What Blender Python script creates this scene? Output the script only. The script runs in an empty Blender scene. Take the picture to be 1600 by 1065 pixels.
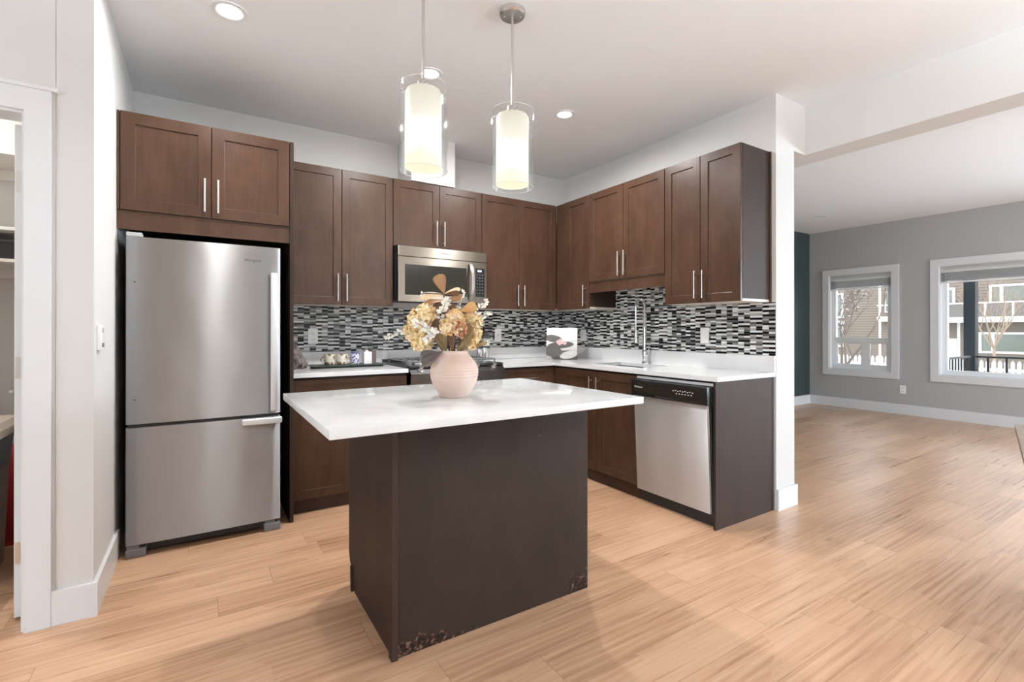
import bpy, bmesh, math, random
from mathutils import Vector, Matrix
PI = math.pi
sc = bpy.context.scene
C = sc.collection

# ---------------------------------------------------------------- camera
cam_d = bpy.data.cameras.new('camera')
cam = bpy.data.objects.new('camera', cam_d); C.objects.link(cam)
cam.location = (0, 0, 1.201)
cam.rotation_euler = (math.radians(90.10), 0, -math.radians(32.452))
cam_d.sensor_width = 36
cam_d.lens = 758.14 / 1600 * 36
cam_d.shift_y = -20.1 / 1600
cam_d.clip_start = 0.05; cam_d.clip_end = 200
sc.camera = cam

# ---------------------------------------------------------------- world, exposure
w = bpy.data.worlds.new('overcast sky'); sc.world = w; w.use_nodes = True
bg = w.node_tree.nodes['Background']
bg.inputs[0].default_value = (0.90, 0.95, 1.0, 1); bg.inputs[1].default_value = 3.3
sc.view_settings.view_transform = 'Standard'; sc.view_settings.look = 'None'
sc.view_settings.gamma = 1; sc.view_settings.use_curve_mapping = False
sc.view_settings.exposure = 0.48
sc.cycles.max_bounces = 9; sc.cycles.diffuse_bounces = 5; sc.cycles.glossy_bounces = 4
sc.cycles.transparent_max_bounces = 12
sc.cycles.sample_clamp_indirect = 6

# ---------------------------------------------------------------- daylight through the seen and added openings
def area(name, loc, rot, sx, sy, power, col=(1, 1, 1), portal=False, disk=False, spread=180):
    l = bpy.data.lights.new(name, 'AREA')
    l.shape = 'DISK' if disk else 'RECTANGLE'; l.size = sx
    if not disk: l.size_y = sy
    l.energy = power; l.color = col; l.spread = math.radians(spread)
    if portal: l.cycles.is_portal = True
    o = bpy.data.objects.new(name, l); o.location = loc; o.rotation_euler = rot; C.objects.link(o)
    return o
DAY = (0.68, 0.85, 1.0)
area('portal_window_small', (8.52, 3.354, 1.3), (0, PI / 2, 0), 1.45, 0.84, 1, portal=True)
area('portal_window_large', (8.52, 1.45, 1.3), (0, PI / 2, 0), 1.45, 1.95, 1, portal=True)
# daylight added outside made-up patio doors and windows, out of view
area('added_daylight_front', (7.1, -3.62, 1.35), (-PI / 2, 0, PI), 2.0, 1.9, 110, DAY)
area('added_daylight_patio', (-4.75, -1.0, 1.25), (0, -PI / 2, 0), 2.2, 3.6, 70, DAY)
area('added_daylight_side', (8.52, -1.7, 1.3), (0, PI / 2, 0), 1.45, 2.2, 230, DAY)

# ---------------------------------------------------------------- mesh helpers
class MB:
    def __init__(s, M=None):
        s.b = bmesh.new(); s.M = M; s.cur = 0
    def P(s, p):
        p = Vector(p)
        return s.M(p) if s.M else p
    def v(s, p): return s.b.verts.new(s.P(p))
    def f(s, vs, m=None):
        try: fc = s.b.faces.new(vs)
        except ValueError: return None
        fc.material_index = s.cur if m is None else m
        return fc
    def quad(s, a, b_, c, d, m=None): return s.f([s.v(a), s.v(b_), s.v(c), s.v(d)], m)
    def box(s, x0, x1, y0, y1, z0, z1, m=None, bev=0):
        if bev:
            return s.bbox(x0, x1, y0, y1, z0, z1, bev, m)
        vs = [s.v((x, y, z)) for x in (x0, x1) for y in (y0, y1) for z in (z0, z1)]
        for q in ((0, 1, 3, 2), (4, 6, 7, 5), (0, 4, 5, 1), (2, 3, 7, 6), (0, 2, 6, 4), (1, 5, 7, 3)):
            s.f([vs[i] for i in q], m)
    def bbox(s, x0, x1, y0, y1, z0, z1, r, m=None, seg=2):
        t = bmesh.new()
        vs = [t.verts.new((x, y, z)) for x in (x0, x1) for y in (y0, y1) for z in (z0, z1)]
        for q in ((0, 1, 3, 2), (4, 6, 7, 5), (0, 4, 5, 1), (2, 3, 7, 6), (0, 2, 6, 4), (1, 5, 7, 3)):
            t.faces.new([vs[i] for i in q])
        bmesh.ops.recalc_face_normals(t, faces=t.faces)
        bmesh.ops.bevel(t, geom=t.edges[:], offset=r, segments=seg, affect='EDGES', profile=0.6)
        s.merge(t, m)
    def merge(s, t, m=None, X=None):
        mp = {}
        for v in t.verts:
            mp[v] = s.v(X @ v.co if X else v.co)
        for fc in t.faces:
            s.f([mp[v] for v in fc.verts], m)
        t.free()
    def prism(s, poly, axis, a, b, m=None):
        # poly: list of 2D points in the two other axes (in xyz order)
        def mk(p, t):
            if axis == 'X': return (t, p[0], p[1])
            if axis == 'Y': return (p[0], t, p[1])
            return (p[0], p[1], t)
        A = [s.v(mk(p, a)) for p in poly]; B = [s.v(mk(p, b)) for p in poly]
        s.f(A, m); s.f(B[::-1], m)
        n = len(poly)
        for i in range(n): s.f([A[i], B[i], B[(i + 1) % n], A[(i + 1) % n]], m)
    def tube(s, pts, r, seg=10, m=None, cap=True):
        pts = [Vector(p) for p in pts]; rings = []
        rr = r if isinstance(r, (list, tuple)) else [r] * len(pts)
        prev = None
        for i, p in enumerate(pts):
            d = (pts[min(i + 1, len(pts) - 1)] - pts[max(i - 1, 0)])
            if d.length < 1e-9: d = Vector((0, 0, 1))
            d.normalize()
            if prev is None:
                a = d.orthogonal().normalized()
            else:
                a = (prev - d * prev.dot(d))
                a = a.normalized() if a.length > 1e-6 else d.orthogonal().normalized()
            prev = a; b_ = d.cross(a)
            rings.append([s.v(p + (a * math.cos(2 * PI * k / seg) + b_ * math.sin(2 * PI * k / seg)) * rr[i]) for k in range(seg)])
        for i in range(len(rings) - 1):
            for k in range(seg):
                s.f([rings[i][k], rings[i][(k + 1) % seg], rings[i + 1][(k + 1) % seg], rings[i + 1][k]], m)
        if cap:
            s.f(rings[0][::-1], m); s.f(rings[-1], m)
    def lathe(s, prof, c=(0, 0, 0), seg=40, m=None, close=False):
        rings = []
        for (r, z) in prof:
            if r < 1e-6: rings.append([s.v((c[0], c[1], c[2] + z))])
            else: rings.append([s.v((c[0] + r * math.cos(2 * PI * k / seg), c[1] + r * math.sin(2 * PI * k / seg), c[2] + z)) for k in range(seg)])
        idx = range(len(rings) - 1)
        for i in idx:
            A, B = rings[i], rings[i + 1]
            for k in range(seg):
                k2 = (k + 1) % seg
                if len(A) == 1 and len(B) == 1: continue
                if len(A) == 1: s.f([A[0], B[k], B[k2]], m)
                elif len(B) == 1: s.f([A[k], A[k2], B[0]], m)
                else: s.f([A[k], A[k2], B[k2], B[k]], m)
        if close:
            A, B = rings[-1], rings[0]
            for k in range(seg): s.f([A[k], A[(k + 1) % seg], B[(k + 1) % seg], B[k]], m)
    def sphere(s, c, r, seg=12, rings=8, m=None, sc_=(1, 1, 1)):
        prof = [(r * math.sin(PI * i / rings), -r * math.cos(PI * i / rings)) for i in range(rings + 1)]
        rg = []
        for (q, z) in prof:
            if q < 1e-6: rg.append([s.v((c[0], c[1], c[2] + z * sc_[2]))])
            else: rg.append([s.v((c[0] + q * sc_[0] * math.cos(2 * PI * k / seg), c[1] + q * sc_[1] * math.sin(2 * PI * k / seg), c[2] + z * sc_[2])) for k in range(seg)])
        for i in range(rings):
            A, B = rg[i], rg[i + 1]
            for k in range(seg):
                k2 = (k + 1) % seg
                if len(A) == 1: s.f([A[0], B[k], B[k2]], m)
                elif len(B) == 1: s.f([A[k], A[k2], B[0]], m)
                else: s.f([A[k], A[k2], B[k2], B[k]], m)
    def build(s, name, mats, parent=None, smooth=False, kind=None, weld=False, loc=None):
        b = s.b
        if weld: bmesh.ops.remove_doubles(b, verts=b.verts, dist=1e-5)
        bmesh.ops.recalc_face_normals(b, faces=b.faces)
        me = bpy.data.meshes.new(name)
        if parent is not None: off = wloc(parent)
        elif loc is not None: off = Vector(loc)
        else:
            xs = [v.co for v in b.verts]
            off = Vector(((min(v.x for v in xs) + max(v.x for v in xs)) / 2, (min(v.y for v in xs) + max(v.y for v in xs)) / 2, min(v.z for v in xs)))
        bmesh.ops.translate(b, verts=b.verts, vec=-off)
        b.to_mesh(me); b.free()
        for mt in (mats if isinstance(mats, (list, tuple)) else [mats]): me.materials.append(mt)
        if smooth:
            me.polygons.foreach_set('use_smooth', [True] * len(me.polygons))
            if smooth != 'all':
                try: me.set_sharp_from_angle(angle=math.radians(35))
                except Exception: pass
        o = bpy.data.objects.new(name, me); C.objects.link(o)
        if parent is not None: o.parent = parent
        else: o.location = off
        if kind: o['kind'] = kind
        return o
def wloc(o):
    p = Vector((0, 0, 0))
    while o is not None: p += o.location; o = o.parent
    return p
def thing(name, label, cat, loc, group=None):
    o = bpy.data.objects.new(name, None); o.location = loc; o.empty_display_size = 0.05; C.objects.link(o)
    return tag(o, label, cat, group)
def tag(o, label, cat, group=None):
    o['label'] = label; o['category'] = cat
    if group: o['group'] = group
    return o
def struct(name, mb, mat, **k): return mb.build(name, mat, kind='structure', **k)
def BM(yf): return lambda p: Vector((p.x, yf - p.y, p.z))        # faces -Y, u = X, n outward
def RM(xf): return lambda p: Vector((xf - p.y, p.x, p.z))        # faces -X, u = Y, n outward
def text(name, s, size, M, mat, parent, depth=0.0004):
    cu = bpy.data.curves.new(name, 'FONT'); cu.body = s; cu.size = size; cu.align_x = 'CENTER'; cu.align_y = 'CENTER'; cu.extrude = depth; cu.resolution_u = 3
    t = bpy.data.objects.new(name + '_tmp', cu); C.objects.link(t)
    dg = bpy.context.evaluated_depsgraph_get()
    me = bpy.data.meshes.new_from_object(t.evaluated_get(dg))
    bpy.data.objects.remove(t); bpy.data.curves.remove(cu)
    me.transform(Matrix.Translation(-wloc(parent)) @ M)
    me.materials.clear(); me.materials.append(mat); me.name = name
    o = bpy.data.objects.new(name, me); C.objects.link(o); o.parent = parent
    return o

# ---------------------------------------------------------------- materials
def mat(name, col, rough=0.5, metal=0.0, spec=0.5, coat=0.0, emit=None, estr=0.0, bump=0, bscale=80):
    m = bpy.data.materials.new(name); m.use_nodes = True
    p = m.node_tree.nodes['Principled BSDF']
    p.inputs['Base Color'].default_value = (*col, 1); p.inputs['Roughness'].default_value = rough
    p.inputs['Metallic'].default_value = metal; p.inputs['Specular IOR Level'].default_value = spec
    p.inputs['Coat Weight'].default_value = coat
    if emit: p.inputs['Emission Color'].default_value = (*emit, 1); p.inputs['Emission Strength'].default_value = estr
    if bump:
        N = NT(m); n = N.n('ShaderNodeTexNoise', Scale=bscale, Detail=3)
        N.l(N.obj(), n.inputs['Vector'])
        bp = N.n('ShaderNodeBump', Strength=bump, Distance=0.002); N.l(n.outputs['Fac'], bp.inputs['Height'])
        N.l(bp.outputs[0], p.inputs['Normal'])
    return m
class NT:
    def __init__(s, m): s.t = m.node_tree; s.p = m.node_tree.nodes.get('Principled BSDF'); s._o = None
    def n(s, ty, **k):
        x = s.t.nodes.new(ty)
        for a, b in k.items():
            if a in x.inputs.keys(): x.inputs[a].default_value = b
            else: setattr(x, a, b)
        return x
    def l(s, a, b): s.t.links.new(a, b)
    def obj(s):
        if not s._o: s._o = s.n('ShaderNodeTexCoord')
        return s._o.outputs['Object']
    def math(s, op, a, b=None, c=None):
        x = s.n('ShaderNodeMath', operation=op)
        for i, q in enumerate((a, b, c)):
            if q is None: continue
            if isinstance(q, (int, float)): x.inputs[i].default_value = q
            else: s.l(q, x.inputs[i])
        return x.outputs[0]
    def mapping(s, src, scale=(1, 1, 1), loc=(0, 0, 0)):
        x = s.n('ShaderNodeMapping'); x.inputs['Scale'].default_value = scale; x.inputs['Location'].default_value = loc
        s.l(src, x.inputs['Vector']); return x.outputs[0]
    def ramp(s, fac, stops, const=False):
        x = s.n('ShaderNodeValToRGB'); r = x.color_ramp
        if const: r.interpolation = 'CONSTANT'
        while len(r.elements) < len(stops): r.elements.new(0.5)
        for e, (p, c) in zip(r.elements, stops): e.position = p; e.color = (*c, 1)
        s.l(fac, x.inputs[0]); return x.outputs[0]
    def mix(s, a, b, f, mode='MIX'):
        x = s.n('ShaderNodeMix', data_type='RGBA', blend_type=mode)
        for i, q in ((6, a), (7, b), (0, f)):
            if isinstance(q, (int, float)): x.inputs[i].default_value = q
            elif isinstance(q, tuple): x.inputs[i].default_value = (*q, 1)
            else: s.l(q, x.inputs[i])
        return x.outputs[2]
    def noise(s, vec, scale=5, detail=4, rough=0.55, dist=0):
        x = s.n('ShaderNodeTexNoise', Scale=scale, Detail=detail, Roughness=rough, Distortion=dist); s.l(vec, x.inputs['Vector']); return x.outputs['Fac']
    def sep(s, v):
        x = s.n('ShaderNodeSeparateXYZ'); s.l(v, x.inputs[0]); return x.outputs
    def comb(s, *v):
        x = s.n('ShaderNodeCombineXYZ')
        for i, q in enumerate(v):
            if isinstance(q, (int, float)): x.inputs[i].default_value = q
            else: s.l(q, x.inputs[i])
        return x.outputs[0]

def wall_mat(name, col):
    m = mat(name, col, 0.75, spec=0.25)
    N = NT(m); n = N.noise(N.obj(), 260, 3)
    bp = N.n('ShaderNodeBump', Strength=0.06, Distance=0.002); N.l(n, bp.inputs['Height']); N.l(bp.outputs[0], N.p.inputs['Normal'])
    return m
M_wall = wall_mat('warm grey wall paint', (0.65, 0.635, 0.615))
M_wall_shaded = wall_mat('wall paint with painted shade', (0.44, 0.437, 0.43))  # same wall paint, darkened in colour for the living room's weaker light
M_green = wall_mat('dark green wall paint', (0.040, 0.062, 0.058)); M_green.node_tree.nodes['Principled BSDF'].inputs['Roughness'].default_value = 0.35
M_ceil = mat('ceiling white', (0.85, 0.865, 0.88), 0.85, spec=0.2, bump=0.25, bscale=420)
M_trim = mat('white trim paint', (0.71, 0.715, 0.72), 0.35)
M_trimw = mat('white vinyl', (0.82, 0.83, 0.84), 0.3)
M_plate = mat('white plastic plate', (0.86, 0.855, 0.84), 0.3)
M_slot = mat('outlet slot black', (0.01, 0.01, 0.01), 0.5)

def wood_mat(name, c1, c2, rough=0.34, rot=False, damage=False):
    m = mat(name, c1, rough, spec=0.26); N = NT(m)
    oi = N.n('ShaderNodeObjectInfo')
    off = N.comb(N.math('MULTIPLY', oi.outputs['Random'], 7.0), N.math('MULTIPLY', oi.outputs['Random'], 3.0), 0.0)
    va = N.n('ShaderNodeVectorMath', operation='ADD'); N.l(N.obj(), va.inputs[0]); N.l(off, va.inputs[1])
    v = va.outputs[0]
    g = N.noise(N.mapping(v, (60, 60, 2.2)), 1.6, 5, 0.6, 0.4)
    bl = N.noise(N.mapping(v, (3, 3, 1.3)), 2.0, 3)
    bl2 = N.noise(N.mapping(v, (9, 9, 5)), 1.6, 3)
    f = N.math('ADD', N.math('MULTIPLY', g, 0.34), N.math('ADD', N.math('MULTIPLY', bl, 0.50), N.math('MULTIPLY', bl2, 0.26)))
    col = N.ramp(f, [(0.32, c1), (0.78, c2)])
    if damage:
        s = N.sep(N.obj()); gm = N.n('ShaderNodeNewGeometry'); ws = N.sep(gm.outputs['Position'])
        # swollen, chipped edge where the veneer has come off near the floor (a stain with its own outline)
        n1 = N.noise(N.mapping(N.obj(), (1, 1, 1)), 26, 5, 0.7)
        n2 = N.noise(N.obj(), 4.0, 2)
        h = N.math('MULTIPLY', N.math('SUBTRACT', n1, 0.5), 0.20)
        e1 = N.math('MINIMUM', N.math('MULTIPLY', N.math('SUBTRACT', -0.16, s[0]), 0.34), 0.045)
        e2 = N.math('MINIMUM', N.math('MULTIPLY', N.math('SUBTRACT', s[0], 0.335), 2.0), 0.075)
        e = N.math('MAXIMUM', N.math('MAXIMUM', e1, e2), -0.03)
        mk = N.math('LESS_THAN', s[2], N.math('ADD', h, e))
        col = N.mix(col, N.ramp(N.noise(N.obj(), 60, 3), [(0.45, (0.004, 0.002, 0.002)), (0.56, (0.05, 0.018, 0.010)), (0.66, (0.16, 0.11, 0.08))]), mk)
        ch = N.n('ShaderNodeTexVoronoi', Scale=9.0); N.l(N.obj(), ch.inputs['Vector'])
        sp = N.math('LESS_THAN', ch.outputs['Distance'], 0.016)
        col = N.mix(col, (0.35, 0.27, 0.2), sp)
    N.l(col, N.p.inputs['Base Color'])
    bp = N.n('ShaderNodeBump', Strength=0.08, Distance=0.001); N.l(g, bp.inputs['Height']); N.l(bp.outputs[0], N.p.inputs['Normal'])
    return m
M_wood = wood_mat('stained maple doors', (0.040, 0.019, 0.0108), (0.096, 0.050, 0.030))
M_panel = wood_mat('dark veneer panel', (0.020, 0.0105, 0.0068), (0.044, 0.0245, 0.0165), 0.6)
M_isl = wood_mat('dark veneer island panel', (0.0145, 0.008, 0.0052), (0.034, 0.0195, 0.013), 0.55, damage=True)
M_toe = wood_mat('toe kick veneer', (0.035, 0.018, 0.012), (0.075, 0.040, 0.028), 0.5)
M_under = mat('pale cabinet underside', (0.62, 0.56, 0.48), 0.5)
M_inside = mat('black gap', (0.012, 0.011, 0.010), 0.7)

def floor_mat():
    m = mat('oak plank flooring', (0.5, 0.33, 0.2), 0.36, spec=0.45); N = NT(m)
    s = N.sep(N.obj()); x, y = s[0], s[1]
    PW, PL = 0.182, 1.22
    yr = N.math('DIVIDE', y, PW); row = N.math('FLOOR', yr)
    wn = N.n('ShaderNodeTexWhiteNoise', noise_dimensions='1D'); N.l(row, wn.inputs['W'])
    xr = N.math('ADD', N.math('DIVIDE', x, PL), N.math('MULTIPLY', wn.outputs['Value'], 3.7)); colm = N.math('FLOOR', xr)
    wn2 = N.n('ShaderNodeTexWhiteNoise', noise_dimensions='2D'); N.l(N.comb(row, colm, 0.0), wn2.inputs['Vector'])
    rnd = wn2.outputs['Value']
    fy = N.math('FRACT', yr); fx = N.math('FRACT', xr)
    dy = N.math('MULTIPLY', N.math('MINIMUM', fy, N.math('SUBTRACT', 1.0, fy)), PW)
    dx = N.math('MULTIPLY', N.math('MINIMUM', fx, N.math('SUBTRACT', 1.0, fx)), PL)
    seam = N.math('LESS_THAN', N.math('MINIMUM', dx, dy), 0.0011)
    ov = N.comb(N.math('MULTIPLY', rnd, 17.0), N.math('MULTIPLY', rnd, 29.0), 0.0)
    va = N.n('ShaderNodeVectorMath', operation='ADD'); N.l(N.obj(), va.inputs[0]); N.l(ov, va.inputs[1]); v = va.outputs[0]
    warp = N.noise(N.mapping(v, (0.9, 5, 1)), 1.5, 3)
    grain = N.noise(N.mapping(v, (0.55, 15, 1)), 2.6, 8, 0.60, 0.8)
    fine = N.noise(N.mapping(v, (3, 150, 1)), 2.0, 3, 0.6)
    wv = N.n('ShaderNodeTexWave', wave_type='RINGS', rings_direction='Z', Scale=1.1, Distortion=6.0, Detail=3.0); wv.inputs['Detail Scale'].default_value = 1.3
    N.l(N.mapping(v, (0.8, 9, 1)), wv.inputs['Vector'])
    cath = N.math('MULTIPLY', wv.outputs['Fac'], N.math('GREATER_THAN', N.noise(N.mapping(v, (0.7, 2, 1)), 1.3, 1), 0.52))
    f = N.math('ADD', N.math('MULTIPLY', grain, 0.62), N.math('ADD', N.math('MULTIPLY', warp, 0.22), N.math('MULTIPLY', fine, 0.16)))
    f = N.math('SUBTRACT', f, N.math('MULTIPLY', N.math('SUBTRACT', cath, 0.25), 0.09))
    f = N.math('ADD', f, N.math('MULTIPLY', N.math('SUBTRACT', rnd, 0.5), 0.13))
    col = N.ramp(f, [(0.27, (0.29, 0.150, 0.082)), (0.42, (0.45, 0.262, 0.155)), (0.55, (0.56, 0.345, 0.212)), (0.72, (0.66, 0.435, 0.285))])
    kn = N.n('ShaderNodeTexVoronoi', Scale=1.0); N.l(N.mapping(v, (1.3, 4.2, 1)), kn.inputs['Vector'])
    knot = N.ramp(kn.outputs['Distance'], [(0.0, (1, 1, 1)), (0.07, (0, 0, 0))])
    col = N.mix(col, (0.17, 0.09, 0.045), N.math('MULTIPLY', knot, 0.55))
    col = N.mix(col, (0.20, 0.12, 0.07), N.math('MULTIPLY', seam, 0.7))
    N.l(col, N.p.inputs['Base Color'])
    N.l(N.math('ADD', 0.22, N.math('MULTIPLY', grain, 0.16)), N.p.inputs['Roughness'])
    bp = N.n('ShaderNodeBump', Strength=0.10, Distance=0.0015)
    N.l(N.math('SUBTRACT', N.math('ADD', grain, fine), N.math('MULTIPLY', seam, 2.0)), bp.inputs['Height']); N.l(bp.outputs[0], N.p.inputs['Normal'])
    return m
M_floor = floor_mat()

def quartz_mat(name, c1, c2, rough):
    m = mat(name, c1, rough, spec=0.55); N = NT(m)
    n = N.noise(N.obj(), 7, 5, 0.6, 0.5)
    N.l(N.ramp(n, [(0.36, c2), (0.60, c1)]), N.p.inputs['Base Color'])
    return m
M_quartz = quartz_mat('white quartz', (0.74, 0.745, 0.745), (0.715, 0.72, 0.72), 0.10)
M_quartzi = quartz_mat('white quartz island', (0.76, 0.765, 0.76), (0.69, 0.695, 0.69), 0.08)

def steel_mat(name, col, rough, tangent=(1, 0, 0), aniso=0.85, dirn=(1, 1, 1), wav=0.0, metal=1.0):
    m = mat(name, col, rough, metal=metal); N = NT(m)
    N.p.inputs['Anisotropic'].default_value = aniso; N.p.inputs['Anisotropic Rotation'].default_value = 0.25
    N.l(N.comb(*[float(t) for t in tangent]), N.p.inputs['Tangent'])
    n = N.noise(N.mapping(N.obj(), dirn), 1.0, 4, 0.6)
    N.l(N.math('ADD', rough - 0.06, N.math('MULTIPLY', n, 0.12)), N.p.inputs['Roughness'])
    N.l(N.mix(tuple(c * 0.93 for c in col), tuple(min(1, c * 1.05) for c in col), n), N.p.inputs['Base Color'])
    if wav:
        wn = N.noise(N.mapping(N.obj(), (3.2, 3.2, 1.6)), 1.6, 1, 0.4)
        bp = N.n('ShaderNodeBump', Strength=1.0, Distance=wav); N.l(wn, bp.inputs['Height']); N.l(bp.outputs[0], N.p.inputs['Normal'])
    return m
M_steel = steel_mat('brushed steel', (0.47, 0.475, 0.48), 0.48, (1, 0, 0), 1.0, (4, 4, 500), wav=0.006)
M_steel_dw = steel_mat('brushed steel dishwasher', (0.80, 0.81, 0.82), 0.48, (0, 1, 0), 1.0, (4, 4, 500), wav=0.010, metal=0.72)
M_steelmw = steel_mat('warm brushed steel', (0.34, 0.305, 0.26), 0.42, (1, 0, 0), 0.95, (4, 4, 500))
M_dsteel = steel_mat('dark steel', (0.13, 0.13, 0.13), 0.30, (1, 0, 0), 0.4, (4, 4, 300))
M_nickel = mat('brushed nickel', (0.66, 0.64, 0.61), 0.28, metal=1)
M_chrome = mat('chrome', (0.80, 0.80, 0.80), 0.10, metal=1)
M_silverp = mat('silver plastic handle', (0.66, 0.67, 0.68), 0.30, metal=0.4)
M_black = mat('black plastic', (0.015, 0.015, 0.016), 0.25)
M_blackm = mat('matt black', (0.02, 0.02, 0.02), 0.5)
M_grey = mat('grey plastic', (0.16, 0.16, 0.165), 0.45)
M_darkglass = mat('dark oven glass', (0.022, 0.020, 0.014), 0.12, spec=0.22)
M_mark = mat('grey lettering', (0.07, 0.07, 0.07), 0.5)
M_markw = mat('white lettering', (0.75, 0.75, 0.75), 0.5)
M_screen = mat('lit display', (0.02, 0.02, 0.02), 0.3, emit=(0.75, 0.9, 1.0), estr=2.5)

def glass_mat(name, tint=(0.96, 0.98, 0.98), gl=0.12, edge=0.5):
    m = bpy.data.materials.new(name); m.use_nodes = True; t = m.node_tree; t.nodes.clear(); N = NT(m)
    o = N.n('ShaderNodeOutputMaterial'); tr = N.n('ShaderNodeBsdfTransparent'); tr.inputs[0].default_value = (*tint, 1)
    g = N.n('ShaderNodeBsdfGlossy', Roughness=0.03); g.inputs[0].default_value = (0.95, 0.97, 0.97, 1)
    lw = N.n('ShaderNodeLayerWeight', Blend=edge)
    f = N.math('MULTIPLY', lw.outputs['Fresnel'], gl)
    mx = N.n('ShaderNodeMixShader'); N.l(f, mx.inputs[0]); N.l(tr.outputs[0], mx.inputs[1]); N.l(g.outputs[0], mx.inputs[2]); N.l(mx.outputs[0], o.inputs[0])
    return m
M_glass = glass_mat('clear pendant glass', (0.985, 0.99, 0.99), 0.30, 0.25)
M_rim = mat('glass edge with painted glint', (0.8, 0.85, 0.85), 0.2); M_rim.node_tree.nodes['Principled BSDF'].inputs['Alpha'].default_value = 0.6  # pale colour painted on the rims in place of refracted light
M_pane = glass_mat('window glass', (0.97, 0.98, 0.985), 0.6, 0.3)

# ================================================================ SETTING
XL, YB, XR, YE, HC = -0.389, 4.018, 3.198, 1.772, 2.7625
XT, XH, XH2, ZB = 3.424, 3.570, 3.787, 2.423
XW, YG, HL = 8.307, 4.057, 2.739
b = MB(); b.box(-4.6, 8.5, -3.5, 4.2, -0.1, 0.0); struct('floor', b, M_floor, loc=(0, 0, 0))
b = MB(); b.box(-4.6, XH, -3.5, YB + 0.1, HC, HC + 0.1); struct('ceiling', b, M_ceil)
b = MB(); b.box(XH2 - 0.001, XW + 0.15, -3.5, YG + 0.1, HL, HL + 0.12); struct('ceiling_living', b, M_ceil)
b = MB(); b.box(XL - 0.12, XR + 0.05, YB, YB + 0.12, 0, HC); struct('wall_back', b, M_wall)
b = MB(); b.box(1.400, 1.785, 3.70, YB - 0.0005, 2.39, HC); struct('trim_1', b, M_wall)     # boxed duct over the cabinets
# right wall with thicker upper part
b = MB(); b.box(XR, XT, YE, YB, 0, ZB); b.box(XR, XH2, YE, YB, ZB, HC + 0.02)
struct('wall_right', b, M_wall)
b = MB(); b.box(XH, XH2, -3.5, YE, ZB, HC + 0.02); struct('trim_2', b, M_wall)             # dropped beam
b = MB(); b.box(XL - 0.12, XL, 2.665, YB, 0, HC); struct('wall_left', b, M_wall)
b = MB(); b.box(-0.600, XL - 0.119, 2.665, 2.785, 0, HC); b.box(-4.6, -1.40, 2.665, 2.785, 0, HC); b.box(-1.40, -0.600, 2.665, 2.785, 2.07, HC)
struct('wall_closet', b, M_wall)
b = MB(); b.box(XT - 0.001, XW + 0.15, YG, YG + 0.12, 0, HL); struct('wall_green', b, M_green)
# far wall with two seen windows and a third one added out of frame for daylight
W1 = (2.944, 3.764, 0.580, 2.030); W2 = (0.56, 2.412, 0.585, 2.040); W3 = (-2.8, -0.6, 0.585, 2.040)
b = MB()
X0, X1 = XW, XW + 0.15
ys = [-3.5, W3[0], W3[1], W2[0], W2[1], W1[0], W1[1], YG]
b.box(X0, X1, ys[0], ys[1], 0, HL); b.box(X0, X1, ys[2], ys[3], 0, HL); b.box(X0, X1, ys[4], ys[5], 0, HL); b.box(X0, X1, ys[6], ys[7], 0, HL)
for q in (W1, W2, W3): b.box(X0, X1, q[0], q[1], 0, q[2]); b.box(X0, X1, q[0], q[1], q[3], HL)
struct('wall_far', b, M_wall_shaded)
# walls behind the camera, openings added to let daylight in
b = MB(); OP = [(6.1, 8.1, 0.40, 2.30)]; xc = -4.6
for (a, c, z0, z1) in OP:
    b.box(xc, a, -3.5, -3.35, 0, HC); b.box(a, c, -3.5, -3.35, 0, z0); b.box(a, c, -3.5, -3.35, z1, HC); xc = c
b.box(xc, 8.45, -3.5, -3.35, 0, HC)
struct('wall_front', b, M_wall)
b = MB(); b.box(-4.6, -4.48, -3.4, -2.8, 0, HC); b.box(-4.6, -4.48, 0.8, 2.7, 0, HC); b.box(-4.6, -4.48, -2.8, 0.8, 2.35, HC); b.box(-4.6, -4.48, -2.8, 0.8, 0, 0.12); struct('wall_hall', b, M_wall)
b = MB()
for y in (-2.8, -1.63, -0.45, 0.72): b.box(-4.58, -4.50, y, y + 0.08, 0.12, 2.35)
b.box(-4.58, -4.50, -2.8, 0.8, 2.27, 2.35); b.box(-4.58, -4.50, -2.8, 0.8, 0.12, 0.20)
struct('added_patio_door', b, M_trimw)  # frame of the added patio door, out of view
# frames of the added windows behind the camera
for k, (a, c, z0, z1) in enumerate(OP):
    b = MB(); fw = 0.05 if c - a > 1 else 0.02; nn = 1 if c - a < 1 else int((c - a) / 1.0)
    for i in range(nn + 1):
        x = a + (c - a - fw) * i / nn; b.box(x, x + fw, -3.48, -3.40, z0, z1)
    b.box(a, c, -3.48, -3.40, z1 - fw, z1); b.box(a, c, -3.48, -3.40, z0, z0 + fw)
    struct('window_%d' % (4 + k), b, M_trimw)
b = MB()
for y in (-2.8, -1.74, -0.68): b.box(8.36, 8.44, y, y + 0.08, 0.585, 2.04)
b.box(8.36, 8.44, -2.8, -0.6, 1.96, 2.04); b.box(8.36, 8.44, -2.8, -0.6, 0.585, 0.665)
struct('window_3', b, M_trimw)  # frame of the added side window, out of view
# closet room
b = MB(); b.box(-2.2, -2.1, 2.785, 4.1, 0, HC); b.box(-2.2, XL - 0.119, 4.02, 4.12, 0, HC); struct('wall_closet_inner', b, M_wall)

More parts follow.
